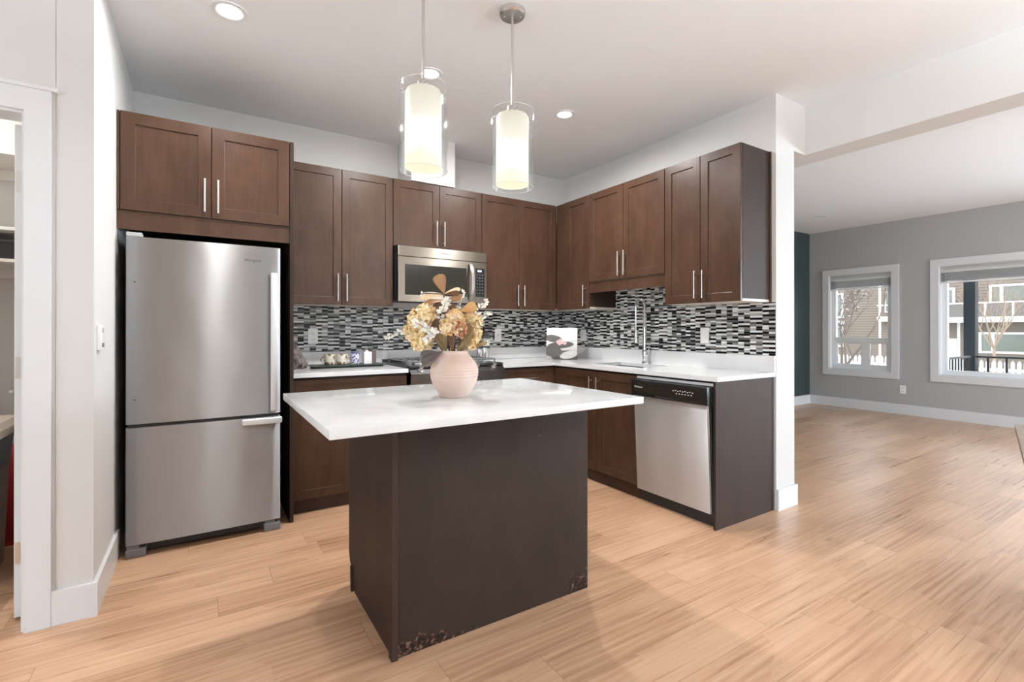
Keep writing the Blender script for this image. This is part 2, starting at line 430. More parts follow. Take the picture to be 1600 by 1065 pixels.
# baseboards
BH = 0.14
def bb(name, *boxes):
    b = MB()
    for q in boxes: b.box(*q[:4], 0, BH)
    struct(name, b, M_trim)
bb('baseboard_left', (XL, XL + 0.015, 2.6652, 3.29))
bb('baseboard_closet', (-0.520, XL + 0.015, 2.650, 2.665))
bb('baseboard_column', (XR + 0.001, XT + 0.015, YE - 0.015, YE), (XT, XT + 0.015, YE - 0.012, YG))
bb('baseboard_green', (XT + 0.015, XW, YG - 0.015, YG))
bb('baseboard_far', (XW - 0.015, XW, -3.35, YG - 0.015))
bb('baseboard_front', (-4.4, XW - 0.02, -3.35, -3.335))

# windows on the far wall
def window(n, q, cw, mull, slider=False):
    y0, y1, z0, z1 = q
    root_b = MB()
    x = XW
    # casing on the room side
    root_b.box(x - 0.018, x, y0 - cw, y0, z0 - cw, z1 + cw); root_b.box(x - 0.018, x, y1, y1 + cw, z0 - cw, z1 + cw)
    root_b.box(x - 0.018, x, y0, y1, z1, z1 + cw); root_b.box(x - 0.018, x, y0, y1, z0 - cw, z0)
    # jamb extension lining
    t = 0.012
    root_b.box(x, x + 0.15, y0, y0 + t, z0, z1); root_b.box(x, x + 0.15, y1 - t, y1, z0, z1)
    root_b.box(x, x + 0.15, y0 + t, y1 - t, z0, z0 + t); root_b.box(x, x + 0.15, y0 + t, y1 - t, z1 - t, z1)
    r = struct('window_%d' % n, root_b, M_trim, loc=(x, (y0 + y1) / 2, z0))
    f = MB(); a0, a1 = x + 0.06, x + 0.13; fw = 0.055
    f.box(a0, a1, y0 + t, y0 + t + fw, z0 + t, z1 - t); f.box(a0, a1, y1 - t - fw, y1 - t, z0 + t, z1 - t)
    f.box(a0, a1, y0 + t + fw, y1 - t - fw, z0 + t, z0 + t + fw); f.box(a0, a1, y0 + t + fw, y1 - t - fw, z1 - t - fw, z1 - t)
    if slider:
        zm = 1.035
        f.box(a0, a1, y0 + t + fw, y1 - t - fw, zm - 0.035, zm + 0.035)
        ym = 3.298
        f.box(a0 + 0.01, a1 - 0.02, ym - 0.035, ym + 0.035, z0 + t + fw, zm - 0.035)
        # sash frames of the slider
        for (s0, s1) in ((y0 + t + fw, ym - 0.035), (ym + 0.035, y1 - t - fw)):
            f.box(a0 + 0.012, a1 - 0.03, s0, s0 + 0.022, z0 + t + fw, zm - 0.035); f.box(a0 + 0.012, a1 - 0.03, s1 - 0.022, s1, z0 + t + fw, zm - 0.035)
            f.box(a0 + 0.012, a1 - 0.03, s0 + 0.022, s1 - 0.022, z0 + t + fw, z0 + t + fw + 0.02); f.box(a0 + 0.012, a1 - 0.03, s0 + 0.022, s1 - 0.022, zm - 0.055, zm - 0.035)
    f.build('window_frame', M_trimw, r)
    g = MB(); g.box(x + 0.098, x + 0.102, y0 + t + fw, y1 - t - fw, z0 + t + fw, z1 - t - fw); g.build('window_pane', M_pane, r)
window(1, W1, 0.090, None, True)
window(2, W2, 0.090, None)
# raised blinds
M_blind = mat('white blind slats', (0.86, 0.86, 0.85), 0.45)
Nb = NT(M_blind); _t = Nb.n('ShaderNodeBsdfTranslucent'); _t.inputs[0].default_value = (0.85, 0.85, 0.84, 1); _m = Nb.n('ShaderNodeMixShader'); _m.inputs[0].default_value = 0.45
Nb.l(Nb.p.outputs[0], _m.inputs[1]); Nb.l(_t.outputs[0], _m.inputs[2]); Nb.l(_m.outputs[0], M_blind.node_tree.nodes['Material Output'].inputs[0])
def blind(q, label, drop):
    y0, y1, z0, z1 = q; y0 += 0.016; y1 -= 0.016; z1 -= 0.014
    r = thing('venetian_blind', label, 'blind', (XW + 0.03, (y0 + y1) / 2, z1 - drop), 'raised white blinds in the far windows')
    v = MB(); v.bbox(XW + 0.004, XW + 0.014, y0, y1, z1 - 0.075, z1, 0.002); v.box(XW + 0.014, XW + 0.055, y0 + 0.01, y1 - 0.01, z1 - 0.04, z1); v.build('valance', M_blind, r)
    s = MB(); n = int((drop - 0.10) / 0.0058)
    for i in range(n):
        z = z1 - 0.080 - i * 0.0058
        s.prism([(XW + 0.010, z - 0.0012), (XW + 0.034, z + 0.0016), (XW + 0.058, z - 0.0012), (XW + 0.058, z + 0.0008), (XW + 0.034, z + 0.0036), (XW + 0.010, z + 0.0008)], 'Y', y0 + 0.008, y1 - 0.008)
    s.build('slat_stack', M_blind, r)
    k = MB(); k.bbox(XW + 0.008, XW + 0.058, y0 + 0.006, y1 - 0.006, z1 - drop, z1 - drop + 0.018, 0.003); k.build('bottom_rail', M_trimw, r)
    c = MB(); c.tube([(XW + 0.006, y1 - 0.05, z1 - 0.05), (XW + 0.006, y1 - 0.05, z0 + 0.10)], 0.0015, 6)
    c.lathe([(0, 0), (0.006, 0.004), (0.004, 0.03), (0, 0.032)], (XW + 0.006, y1 - 0.05, z0 + 0.07), 10); c.build('pull_cord', M_blind, r)
blind(W1, 'raised white blind at the top of the narrow window with a slider', 0.215)
blind(W2, 'raised white blind at the top of the wide window at the right edge', 0.215)

# closet doorway: casing, jamb, door standing open
b = MB()
b.box(-0.5995, -0.519, 2.648, 2.665, 0, 2.157); b.box(-1.49, -1.40, 2.648, 2.665, 0, 2.157); b.box(-1.40, -0.5995, 2.648, 2.665, 2.067, 2.157)
b.box(-1.51, -0.50, 2.640, 2.665, 2.157, 2.172)
b.box(-0.6095, -0.6005, 2.665, 2.785, 0, 2.067); b.box(-1.401, -1.391, 2.665, 2.785, 0, 2.067); b.box(-1.391, -0.6095, 2.665, 2.785, 2.057, 2.067)
struct('trim_3', b, M_trim)
ang = math.radians(9); hx, hy = -0.6225, 2.79
def DM(p):   # local door: u along the slab, n across (towards the camera's left), z
    d = Vector((-math.sin(ang), math.cos(ang))); n = Vector((-math.cos(ang), -math.sin(ang)))
    return Vector((hx + d.x * p.x + n.x * p.y, hy + d.y * p.x + n.y * p.y, p.z))
b = MB(DM); b.bbox(0, 0.74, 0, 0.035, 0.012, 2.045, 0.0015)
door = struct('door_1', b, M_trim, loc=(hx, hy, 0.012))
for z in (0.276, 1.04, 1.81):
    h = MB(DM); h.box(-0.0012, 0.0, 0.003, 0.032, z - 0.045, z + 0.045); h.tube([(-0.004, 0.0, z - 0.045), (-0.004, 0.0, z + 0.045)], 0.004, 8)
    h.build('hinge', M_nickel, door)
h = MB(DM)
h.tube([(0.68, 0.035, 0.90), (0.68, 0.043, 0.90)], 0.028, 20); h.tube([(0.68, 0.043, 0.90), (0.68, 0.085, 0.90)], 0.009, 12)
h.tube([(0.68, 0.085, 0.90), (0.66, 0.088, 0.90), (0.56, 0.088, 0.895)], 0.008, 12)
h.build('door_handle', M_nickel, door, smooth=True)

# closet shelves and their load
M_shelf = mat('white melamine shelf', (0.72, 0.70, 0.67), 0.45)
for z, lb in ((2.15, 'white closet shelf, topmost, above the other shelves'), (1.745, 'white closet shelf in the middle of the closet'), (1.575, 'white closet shelf lowest of three with dark box on it')):
    b = MB(); b.bbox(-2.09, -0.62, 3.62, 4.015, z - 0.018, z, 0.002); o = b.build('closet_shelf', M_shelf); tag(o, lb, 'shelf', 'closet shelves behind the open door')
    c = MB(); c.box(-2.09, -0.62, 4.0, 4.015, z - 0.075, z - 0.018); c.build('cleat', M_shelf, o)
b = MB(); b.bbox(-1.25, -0.86, 3.70, 3.96, 1.5755, 1.675, 0.006)
o = tag(b.build('storage_box', M_blackm), 'dark storage box on the lowest closet shelf', 'box')
b = MB(); b.bbox(-0.955, -0.935, 3.69, 3.70, 1.60, 1.66, 0.003); b.build('handle', M_nickel, o)
M_binlid = mat('beige bin lid', (0.55, 0.47, 0.38), 0.45); M_bin = mat('blue grey bin', (0.085, 0.12, 0.14), 0.35); M_binb = mat('taupe bin base', (0.27, 0.22, 0.18), 0.5)
r = thing('storage_bin', 'tall blue-grey and taupe bin with beige lid inside the closet', 'bin', (-1.05, 3.35, 0))
def rrect(cx, cy, hx_, hy_, rad, n=5):
    out = []
    for (sx, sy, a0) in ((1, 1, 0), (-1, 1, 90), (-1, -1, 180), (1, -1, 270)):
        for i in range(n + 1):
            a = math.radians(a0 + 90 * i / n); out.append((cx + sx * (hx_ - rad) + rad * math.cos(a), cy + sy * (hy_ - rad) + rad * math.sin(a)))
    return out
def loft(b, secs, m=None):
    R = [[b.v((p[0], p[1], z)) for p in poly] for poly, z in secs]
    n = len(R[0])
    for i in range(len(R) - 1):
        for k in range(n): b.f([R[i][k], R[i][(k + 1) % n], R[i + 1][(k + 1) % n], R[i + 1][k]], m)
    b.f(R[0][::-1], m); b.f(R[-1], m)
cx, cy = -1.05, 3.36
b = MB(); loft(b, [(rrect(cx, cy, .180, .21, .05), 0.0), (rrect(cx, cy, .198, .235, .06), 0.50)]); b.build('lower_body', M_binb, r, smooth=True)
b = MB(); loft(b, [(rrect(cx, cy, .198, .235, .06), 0.50), (rrect(cx, cy, .215, .255, .07), 0.685)]); b.build('upper_body', M_bin, r, smooth=True)
b = MB(); loft(b, [(rrect(cx, cy, .235, .275, .07), 0.675), (rrect(cx, cy, .24, .28, .07), 0.715), (rrect(cx, cy, .22, .26, .06), 0.745)]); b.build('lid', M_binlid, r, smooth=True)
M_red = mat('red fabric', (0.30, 0.008, 0.015), 0.6, bump=0.4, bscale=30)
b = MB(); loft(b, [(rrect(-0.885, 3.86, .07, .10, .05), 0.0), (rrect(-0.88, 3.86, .088, .115, .06), 0.12), (rrect(-0.875, 3.86, .092, .11, .06), 0.33), (rrect(-0.88, 3.86, .07, .09, .05), 0.46), (rrect(-0.875, 3.86, .03, .05, .02), 0.56)])
tag(b.build('red_bag', M_red, smooth='all'), 'red bag standing on the closet floor behind the bin', 'bag')

t = thing('added_closet_light', 'added unseen flush light that brightens the closet', 'ceiling light', (-1.3, 3.3, HC))  # flush light added out of view to brighten the closet
b = MB(); b.lathe([(0.13, 0), (0.13, -0.02), (0.12, -0.03)], (-1.3, 3.3, HC), 32); b.build('rim', M_nickel, t, smooth=True)
b = MB(); b.lathe([(0.12, -0.03), (0.08, -0.06), (0, -0.07)], (-1.3, 3.3, HC), 32); b.build('lens', mat('added lamp lens', (0.8, 0.8, 0.8), 0.4, emit=(1, 0.95, 0.9), estr=6.0), t, smooth=True)
area('added_closet_lamp', (-1.3, 3.3, HC - 0.08), (0, 0, 0), 0.2, 0, 14, (1.0, 0.95, 0.9), disk=True)

# wall control on the left wall
r = thing('wall_control', 'white slim wall control with small buttons on the left wall', 'switch', (XL, 2.765, 1.105))
L = lambda p: Vector((XL + p.y, p.x, p.z))
b = MB(L); b.bbox(2.728, 2.802, 0.0005, 0.016, 1.108, 1.218, 0.003); b.build('housing', M_plate, r, smooth=True)
b = MB(L); b.box(2.745, 2.785, 0.0158, 0.017, 1.185, 1.205); b.build('screen', mat('grey screen', (0.40, 0.43, 0.41), 0.3), r)
for i in range(2):
    b = MB(L); b.bbox(2.740 + i * 0.026, 2.760 + i * 0.026, 0.0155, 0.019, 1.122, 1.140, 0.002); b.build('button', M_grey, r)

# ================================================================ CABINETS
def shaker(parent, MF, u0, u1, z0, z1, st=0.057, th=0.019, name='door', mt=None, rail=None):
    rl = rail or st
    b = MB(MF); c = 0.0018; rec = 0.008; s2 = 0.004
    def ring(o, n): return [(u0 + o, n, z0 + o), (u1 - o, n, z0 + o), (u1 - o, n, z1 - o), (u0 + o, n, z1 - o)]
    def ring2(o, n): return [(u0 + st + o, n, z0 + rl + o), (u1 - st - o, n, z0 + rl + o), (u1 - st - o, n, z1 - rl - o), (u0 + st + o, n, z1 - rl - o)]
    R = [ring(0, -th), ring(0, -c), ring(c, 0), ring2(0, 0), ring2(s2 * 0.3, -rec * 0.8), ring2(s2, -rec)]
    V = [[b.v(p) for p in r] for r in R]
    b.f(V[0][::-1])
    for i in range(len(V) - 1):
        for k in range(4): b.f([V[i][k], V[i][(k + 1) % 4], V[i + 1][(k + 1) % 4], V[i + 1][k]])
    b.f(V[-1])
    return b.build(name, mt or M_wood, parent)
def bar(parent, MF, u, z0, z1, horiz=False, zc=None, r=0.0055, out=0.032):
    b = MB(MF)
    if horiz:
        b.tube([(z0, out, zc), (z1, out, zc)], r, 12)
        for q in (z0 + 0.03, z1 - 0.03): b.tube([(q, 0, zc), (q, out, zc)], r * 0.85, 8)
    else:
        b.tube([(u, out, z0), (u, out, z1)], r, 12)
        for q in (z0 + 0.03, z1 - 0.03): b.tube([(u, 0, q), (u, out, q)], r * 0.85, 8)
    return b.build('handle', M_nickel, parent, smooth=True)
def carcass(parent, x0, x1, y0, y1, z0, z1, under=True):
    b = MB(); b.box(x0, x1, y0, y1, z0 + (0.016 if under else 0), z1); b.build('carcass', M_panel, parent)
    if under:
        b = MB(); b.box(x0 + 0.0005, x1 - 0.0005, y0 + 0.0005, y1, z0, z0 + 0.016); o = b.build('bottom_panel', M_under, parent); o['label'] = 'pale bottom panel'
g = 0.0018
ZT, ZU = 2.3824, 1.3799
UW = 'brown shaker wall cabinets'
def wallcab_back(label, x0, x1, splits, z0, z1, hz, xc0=None, xc1=None):
    yf = 3.705; r = thing('wall_cabinet', label, 'cabinet', ((x0 + x1) / 2, YB, z0), UW)
    carcass(r, xc0 if xc0 is not None else x0, xc1 if xc1 is not None else x1, yf + 0.019, YB - 0.0005, z0, z1)
    for (a, c, hu) in splits:
        d = shaker(r, BM(yf), a + g, c - g, z0, z1); bar(d, BM(yf), hu, hz[0], hz[1])
    return r
A = wallcab_back('tall two-door brown wall cabinet just right of the refrigerator', 0.4755, 1.2520, [(0.478, 0.8636, 0.830), (0.8636, 1.2525, 0.894)], ZU, ZT, (1.406, 1.607))
wallcab_back('short two-door brown wall cabinet above the microwave', 1.2535, 2.0440, [(1.2535, 1.6463, 1.613), (1.6463, 2.0440, 1.681)], 1.8575, ZT, (1.881, 2.083))
Cc = wallcab_back('tall two-door brown wall cabinet between the microwave and the corner', 2.0455, 2.8610, [(2.0455, 2.4383, 2.407), (2.4383, 2.8570, 2.474)], ZU, ZT, (1.409, 1.600), xc1=2.879)
def wallcab_right(label, y0, y1, splits, z0, z1, hz, doorz0=None, yc1=None):
    xf = 2.8627; r = thing('wall_cabinet', label, 'cabinet', (XR, (y0 + y1) / 2, z0), UW)
    carcass(r, xf + 0.019, XR - 0.0005, y0, yc1 if yc1 is not None else y1, z0, z1)
    for (a, c, hu) in splits:
        d = shaker(r, RM(xf), a + g, c - g, doorz0 or z0, z1); bar(d, RM(xf), hu, hz[0], hz[1])
    return r
D = wallcab_right('narrow single-door brown wall cabinet in the corner', 3.2480, 3.7230, [(3.2480, 3.567, 3.287)], ZU, ZT, (1.404, 1.591))
b = MB(RM(2.8627)); b.box(3.569, 3.7035, -0.019, -0.006, ZU, ZT); b.build('filler_strip', M_wood, D)
E_ = wallcab_right('short two-door brown wall cabinet over the sink', 2.4100, 3.2465, [(2.4100, 2.8290, 2.798), (2.8290, 3.2465, 2.862)], 1.600, ZT, (1.636, 1.833), doorz0=1.614)
b = MB(RM(2.8627)); b.box(2.411, 3.2460, -0.034, -0.012, 1.519, 1.611); o = b.build('valance_board', M_wood, E_)
F_ = wallcab_right('tall two-door brown wall cabinet at the free end of the wall', 1.8092, 2.4085, [(1.8092, 2.1065, 2.072), (2.1065, 2.4085, 2.134)], ZU, ZT, (1.410, 1.599))
b = MB(); b.box(XR - 0.016, XR - 0.001, 1.800, 1.8090, ZU, ZT); b.build('scribe_strip', M_wood, F_)
# over the refrigerator
FG = thing('wall_cabinet', 'wide low two-door brown cabinet above the refrigerator', 'cabinet', (0.04, YB, 1.733), UW)
b = MB(); b.box(XL + 0.002, 0.4515, 3.295, YB - 0.0005, 1.80, 2.3604); b.build('carcass', M_panel, FG)
for (a, c, hu) in ((-0.3744, 0.0374, 0.005), (0.0374, 0.4500, 0.070)):
    d = shaker(FG, BM(3.2754), a + g, c - g, 1.8358, 2.3604, st=0.062); bar(d, BM(3.2754), hu, 1.863, 2.052)
b = MB(BM(3.2754)); b.box(XL + 0.002, 0.4515, -0.035, -0.012, 1.733, 1.834); b.build('valance_board', M_wood, FG)
b = MB(BM(3.2754)); b.box(XL + 0.002, -0.3765, -0.019, -0.004, 1.836, 2.3604); b.build('filler_strip', M_wood, FG)
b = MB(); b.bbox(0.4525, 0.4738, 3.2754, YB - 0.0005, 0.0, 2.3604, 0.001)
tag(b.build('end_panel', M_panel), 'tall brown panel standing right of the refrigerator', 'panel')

# base cabinets
BC = 'brown shaker base cabinets'
CT0, CT1 = 0.8857, 0.914
def base_back(label, x0, x1, drawers, doors, yf=3.375):
    r = thing('base_cabinet', label, 'cabinet', ((x0 + x1) / 2, YB, 0), BC)
    b = MB(); b.box(x0, x1, yf + 0.019, YB - 0.001, 0.10, CT0 - 0.001); b.build('carcass', M_panel, r)
    b = MB(); b.box(x0, x1, yf + 0.045, yf + 0.06, 0.0, 0.10); b.build('toe_kick', M_toe, r)
    for (a, c, h0, h1) in drawers:
        d = shaker(r, BM(yf), a + g, c - g, 0.705, 0.868, st=0.045, rail=0.035, name='drawer'); bar(d, BM(yf), 0, h0, h1, True, 0.787)
    for (a, c, hu) in doors:
        d = shaker(r, BM(yf), a + g, c - g, 0.095, 0.700); bar(d, BM(yf), hu, 0.49, 0.67)
    return r
base_back('brown base cabinet between the refrigerator panel and the range', 0.4755, 1.2460, [(0.478, 1.2450, 0.765, 0.965)], [(0.478, 0.8620, 0.830), (0.8620, 1.2450, 0.894)])
rr_ = base_back('brown base cabinet between the range and the corner', 2.0480, 2.6050, [(2.0500, 2.5350, 2.195, 2.400)], [(2.0500, 2.5350, 2.09)])
b = MB(BM(3.375)); b.box(2.5370, 2.6030, -0.019, -0.004, 0.10, 0.868); b.build('filler_strip', M_wood, rr_)
XF = 2.585
r = thing('base_cabinet', 'brown two-door base cabinet under the sink', 'cabinet', (XR, 2.85, 0), BC)
b = MB(); b.box(XF + 0.021, 2.64, 2.4155, 3.3700, 0.10, CT0 - 0.001); b.box(2.64, XR - 0.001, 2.4155, 3.3700, 0.10, 0.55); b.build('carcass', M_panel, r)
b = MB(); b.box(XF + 0.03, XF + 0.045, 2.4155, 3.3700, 0.0, 0.10); o = b.build('toe_kick', M_toe, r)
for (a, c, hu) in ((2.420, 2.8420, 2.830), (2.8420, 3.2550, 2.890)):
    d = shaker(r, RM(XF), a + g, c - g, 0.097, 0.868); bar(d, RM(XF), hu - (0.018 if hu < 2.85 else -0.004), 0.64, 0.828)
b = MB(RM(XF)); b.box(3.257, 3.3690, -0.019, -0.004, 0.10, 0.868); b.build('filler_strip', M_wood, r)
b = MB(); b.box(2.572, XR - 0.012, 1.7862, 1.8020, 0.0, CT0 - 0.0008)
o = tag(b.build('end_panel', M_panel), 'brown veneered panel closing the base cabinets beside the dishwasher', 'panel')
b = MB(); b.box(XR - 0.0115, XR - 0.001, 1.783, 1.800, 0, CT0 - 0.001); b.build('scribe_strip', M_grey, o)

# countertops
def slab(name, polys, label, edge=True):
    b = MB(); t = bmesh.new()
    for (x0, x1, y0, y1) in polys:
        vs = [t.verts.new((x, y, z)) for x in (x0, x1) for y in (y0, y1) for z in (CT0, CT1)]
        for q in ((0, 1, 3, 2), (4, 6, 7, 5), (0, 4, 5, 1), (2, 3, 7, 6), (0, 2, 6, 4), (1, 5, 7, 3)): t.faces.new([vs[i] for i in q])
    b.merge(t)
    return b
b = MB(); b.bbox(0.4745, 1.2500, 3.3550, YB - 0.001, CT0, CT1, 0.002)
o = tag(b.build('countertop', M_quartz), 'white quartz countertop left of the range with the tray on it', 'countertop')
b = MB(); b.bbox(0.4745, 1.2500, YB - 0.019, YB - 0.001, CT1, 1.022, 0.0015); b.build('upstand', M_quartz, o)
b = MB(); t = bmesh.new()
SX0, SX1, SY0, SY1 = 2.735, 3.075, 2.52, 3.06
outer = [(2.0480, 3.3550), (2.572, 3.3550), (2.572, 1.7730), (XR - 0.001, 1.7730), (XR - 0.001, YB - 0.001), (2.0480, YB - 0.001)]
# tiles of the L so that the sink hole stays open
cells = [(2.048, 2.572, 3.355, YB - 0.001), (2.572, SX0, 1.773, SY0), (SX0, SX1, 1.773, SY0), (SX1, XR - 0.001, 1.773, SY0),
         (2.572, SX0, SY0, SY1), (SX1, XR - 0.001, SY0, SY1), (2.572, SX0, SY1, 3.355), (SX0, SX1, SY1, 3.355), (SX1, XR - 0.001, SY1, 3.355),
         (2.572, SX0, 3.355, YB - 0.001), (SX0, SX1, 3.355, YB - 0.001), (SX1, XR - 0.001, 3.355, YB - 0.001)]
for z in (CT0, CT1):
    for (x0, x1, y0, y1) in cells: b.quad((x0, y0, z), (x1, y0, z), (x1, y1, z), (x0, y1, z))
def wallq(p, q): b.quad((*p, CT0), (*q, CT0), (*q, CT1), (*p, CT1))
for i in range(6): wallq(outer[i], outer[(i + 1) % 6])
hole = [(SX0, SY0), (SX1, SY0), (SX1, SY1), (SX0, SY1)]
for i in range(4): wallq(hole[i], hole[(i + 1) % 4])
o = tag(b.build('countertop', M_quartz, weld=True), 'white quartz countertop turning the corner and holding the sink', 'countertop')
b = MB(); b.box(1.2510, XR - 0.001, YB - 0.019, YB - 0.001, 0.916, 1.022); b.box(XR - 0.019, XR - 0.001, 1.7735, YB - 0.019, CT1, 1.022); b.build('upstand', M_quartz, o)
# sink
b = MB(); z0 = 0.70; e = 0.004
b.quad((SX0 - e, SY0 - e, z0), (SX1 + e, SY0 - e, z0), (SX1 + e, SY1 + e, z0), (SX0 - e, SY1 + e, z0))
hq = [(SX0 - e, SY0 - e), (SX1 + e, SY0 - e), (SX1 + e, SY1 + e), (SX0 - e, SY1 + e)]
for i in range(4):
    p, q = hq[i], hq[(i + 1) % 4]; b.quad((*p, z0), (*q, z0), (*q, CT0 - 0.0005), (*p, CT0 - 0.0005))
sk = tag(b.build('sink', M_dsteel, weld=True), 'undermount steel sink sunk in the right countertop', 'sink')
b = MB(); b.lathe([(0.0, 0.003), (0.03, 0.003), (0.042, 0.001), (0.042, 0.0)], (2.9, 2.79, z0), 20); b.build('drain', M_chrome, sk)

# ---------------------------------------------------------------- mosaic splashback
def mosaic(MF, rects, seed, origin=0.0):
    rnd = random.Random(seed); b = MB(MF)
    lay = b.b.loops.layers.color.new('col') if False else None
    fl = []
    CWD, RH, GR = 0.0885, 0.0146, 0.0012
    pal = [((0.72, 0.72, 0.69), 36), ((0.50, 0.50, 0.49), 14), ((0.30, 0.30, 0.30), 9), ((0.16, 0.155, 0.15), 6), ((0.012, 0.012, 0.014), 38)]
    bag = [i for i, (c, n) in enumerate(pal) for _ in range(n)]
    def inside(u, z): return any(r[0] <= u <= r[1] and r[2] <= z <= r[3] for r in rects)
    umin = min(r[0] for r in rects); umax = max(r[1] for r in rects); zmin = min(r[2] for r in rects); zmax = max(r[3] for r in rects)
    tiles = []
    nc = int((umax - umin) / CWD) + 2
    for c in range(-1, nc):
        zo = (c % 2) * RH * 0.5
        # half-width shift inside some rows
        below = [-1, -1]
        for k in range(-1, int((zmax - zmin) / RH) + 2):
            row = [-1, -1]
            z = zmin + k * RH - zo
            u = umin + c * CWD
            segs = [(u, u + CWD)] if rnd.random() < 0.42 else [(u, u + CWD / 2), (u + CWD / 2, u + CWD)]
            for si, (a, d) in enumerate(segs):
                ci = rnd.choice(bag)
                for _t in range(4):
                    if ci in (below[si], below[-1 - si]) or (si == 1 and ci == row[0]): ci = rnd.choice(bag)
                row[si] = ci
                tiles.append((a, d, z, z + RH, ci))
            below = [row[0], row[1] if len(segs) == 2 else row[0]]
    for (a, d, z0, z1, ci) in tiles:
        for r in rects:
            A, D_, Z0, Z1 = max(a, r[0]), min(d, r[1]), max(z0, r[2]), min(z1, r[3])
            if D_ - A < 0.004 or Z1 - Z0 < 0.003: continue
            A += GR / 2; D_ -= GR / 2; Z0 += GR / 2; Z1 -= GR / 2
            c = 0.0008
            q0 = [b.v(p) for p in ((A, 0.0045, Z0), (D_, 0.0045, Z0), (D_, 0.0045, Z1), (A, 0.0045, Z1))]
            q1 = [b.v(p) for p in ((A + c, 0.0062, Z0 + c), (D_ - c, 0.0062, Z0 + c), (D_ - c, 0.0062, Z1 - c), (A + c, 0.0062, Z1 - c))]
            b.f(q1, ci)
            for k in range(4): b.f([q0[k], q0[(k + 1) % 4], q1[(k + 1) % 4], q1[k]], ci)
    for r in rects: b.box(r[0], r[1], 0.0005, 0.0046, r[2], r[3], 5)
    return b, pal
MT = []
for i, c in enumerate([(0.76, 0.76, 0.745), (0.42, 0.42, 0.41), (0.21, 0.21, 0.205), (0.095, 0.09, 0.088), (0.004, 0.004, 0.005)]):
    MT.append(mat('mosaic glass tile %d' % i, c, 0.22 if i not in (1, 3) else 0.3, spec=0.3))
MT.append(mat('grey grout', (0.20, 0.20, 0.195), 0.9))
b, _ = mosaic(BM(YB - 0.0005), [(0.4745, XR - 0.0075, 1.0225, ZU - 0.001)], 4)
tag(b.build('mosaic_backsplash', MT), 'black, grey and white strip mosaic on the wall behind the range', 'backsplash')
b, _ = mosaic(RM(XR - 0.0005), [(1.752 + 0.021, 3.246, 1.0225, ZU - 0.001), (3.246, YB - 0.008, 1.0225, ZU - 0.001), (2.4105, 3.2462, ZU - 0.001, 1.599)], 9)
tag(b.build('mosaic_backsplash', MT), 'black, grey and white strip mosaic on the wall behind the sink', 'backsplash')

# ---------------------------------------------------------------- outlets
def outlet(label, MF, u, z, w_, h_, kind, name='wall_outlet', cat='outlet'):
    q = MF(Vector((u, 0, z)))
    r = thing(name, label, cat, q, 'white wall plates')
    b = MB(MF); b.bbox(u - w_ / 2, u + w_ / 2, 0.0, 0.006, z - h_ / 2, z + h_ / 2, 0.0015); b.build('cover_plate', M_plate, r)
    if kind == 'duplex':
        for s in (-1, 1):
            zc = z + s * h_ * 0.21
            b = MB(MF); b.bbox(u - 0.017, u + 0.017, 0.005, 0.0085, zc - 0.014, zc + 0.014, 0.001); f = b.build('receptacle', M_plate, r)
            b = MB(MF)
            for d in (-0.007, 0.007): b.box(u + d - 0.0014, u + d + 0.0014, 0.0083, 0.0089, zc - 0.004, zc + 0.006)
            b.tube([(u, 0.008, zc - 0.009), (u, 0.0089, zc - 0.009)], 0.0024, 8); b.build('slot', M_slot, f)
    elif kind == 'rocker':
        b = MB(MF); b.bbox(u - 0.0165, u + 0.0165, 0.005, 0.010, z - 0.033, z + 0.033, 0.002); b.build('rocker', M_plate, r)
    else:
        b = MB(MF); b.tube([(u, 0.005, z), (u, 0.0075, z)], 0.005, 12); b.build('jack', M_slot, r)
    return r
BMo = BM(YB - 0.0065); RMo = RM(XR - 0.0065)
outlet('white double outlet on the mosaic above the towel and tray', BMo, 0.717, 1.143, 0.072, 0.116, 'duplex')
outlet('white plate with one centre hole on the mosaic right of the range', BMo, 2.390, 1.143, 0.072, 0.118, 'jack', 'wall_plate', 'outlet')
outlet('white rocker switch on the mosaic right of the picture', RMo, 3.692, 1.138, 0.080, 0.112, 'rocker', 'light_switch', 'switch')
outlet('white rocker switch on the mosaic right of the tap', RMo, 2.307, 1.152, 0.072, 0.116, 'rocker', 'light_switch', 'switch')
outlet('white double outlet low on the grey wall between the windows', RM(XW), 2.81, 0.349, 0.072, 0.116, 'duplex')

# ================================================================ APPLIANCES
# refrigerator
FR = thing('refrigerator', 'stainless steel bottom-freezer refrigerator', 'refrigerator', (0.025, 3.6, 0))
b = MB(); b.bbox(-0.335, 0.385, 3.275, 3.98, 0.05, 1.682, 0.004); b.build('body', M_blackm, FR)
def bow(name, z0, z1):
    b = MB(); n = 16; x0, x1 = -0.3435, 0.3925; ed = 0.010
    fr = []
    for i in range(n + 1):
        t = -1 + 2 * i / n; fr.append((x0 + ed + (x1 - x0 - 2 * ed) * i / n, 3.2035 + 0.0085 * t * t))
    poly = [(x0, 3.272), (x0, 3.222), (x0 + 0.003, 3.2155)] + fr + [(x1 - 0.003, 3.2155), (x1, 3.222), (x1, 3.272)]
    lo = [b.v((p[0], p[1], z0)) for p in poly]; hi = [b.v((p[0], p[1], z1)) for p in poly]
    m = len(poly)
    for i in range(m): b.f([lo[i], lo[(i + 1) % m], hi[(i + 1) % m], hi[i]])
    b.f(lo[::-1]); b.f(hi)
    return b.build(name, M_steel, FR, smooth=True)
d1 = bow('fresh_food_door', 0.700, 1.6855); d2 = bow('freezer_drawer', 0.066, 0.679)
b = MB(); b.box(-0.33, 0.38, 3.23, 3.274, 0.680, 0.699); b.build('gasket', M_black, FR)
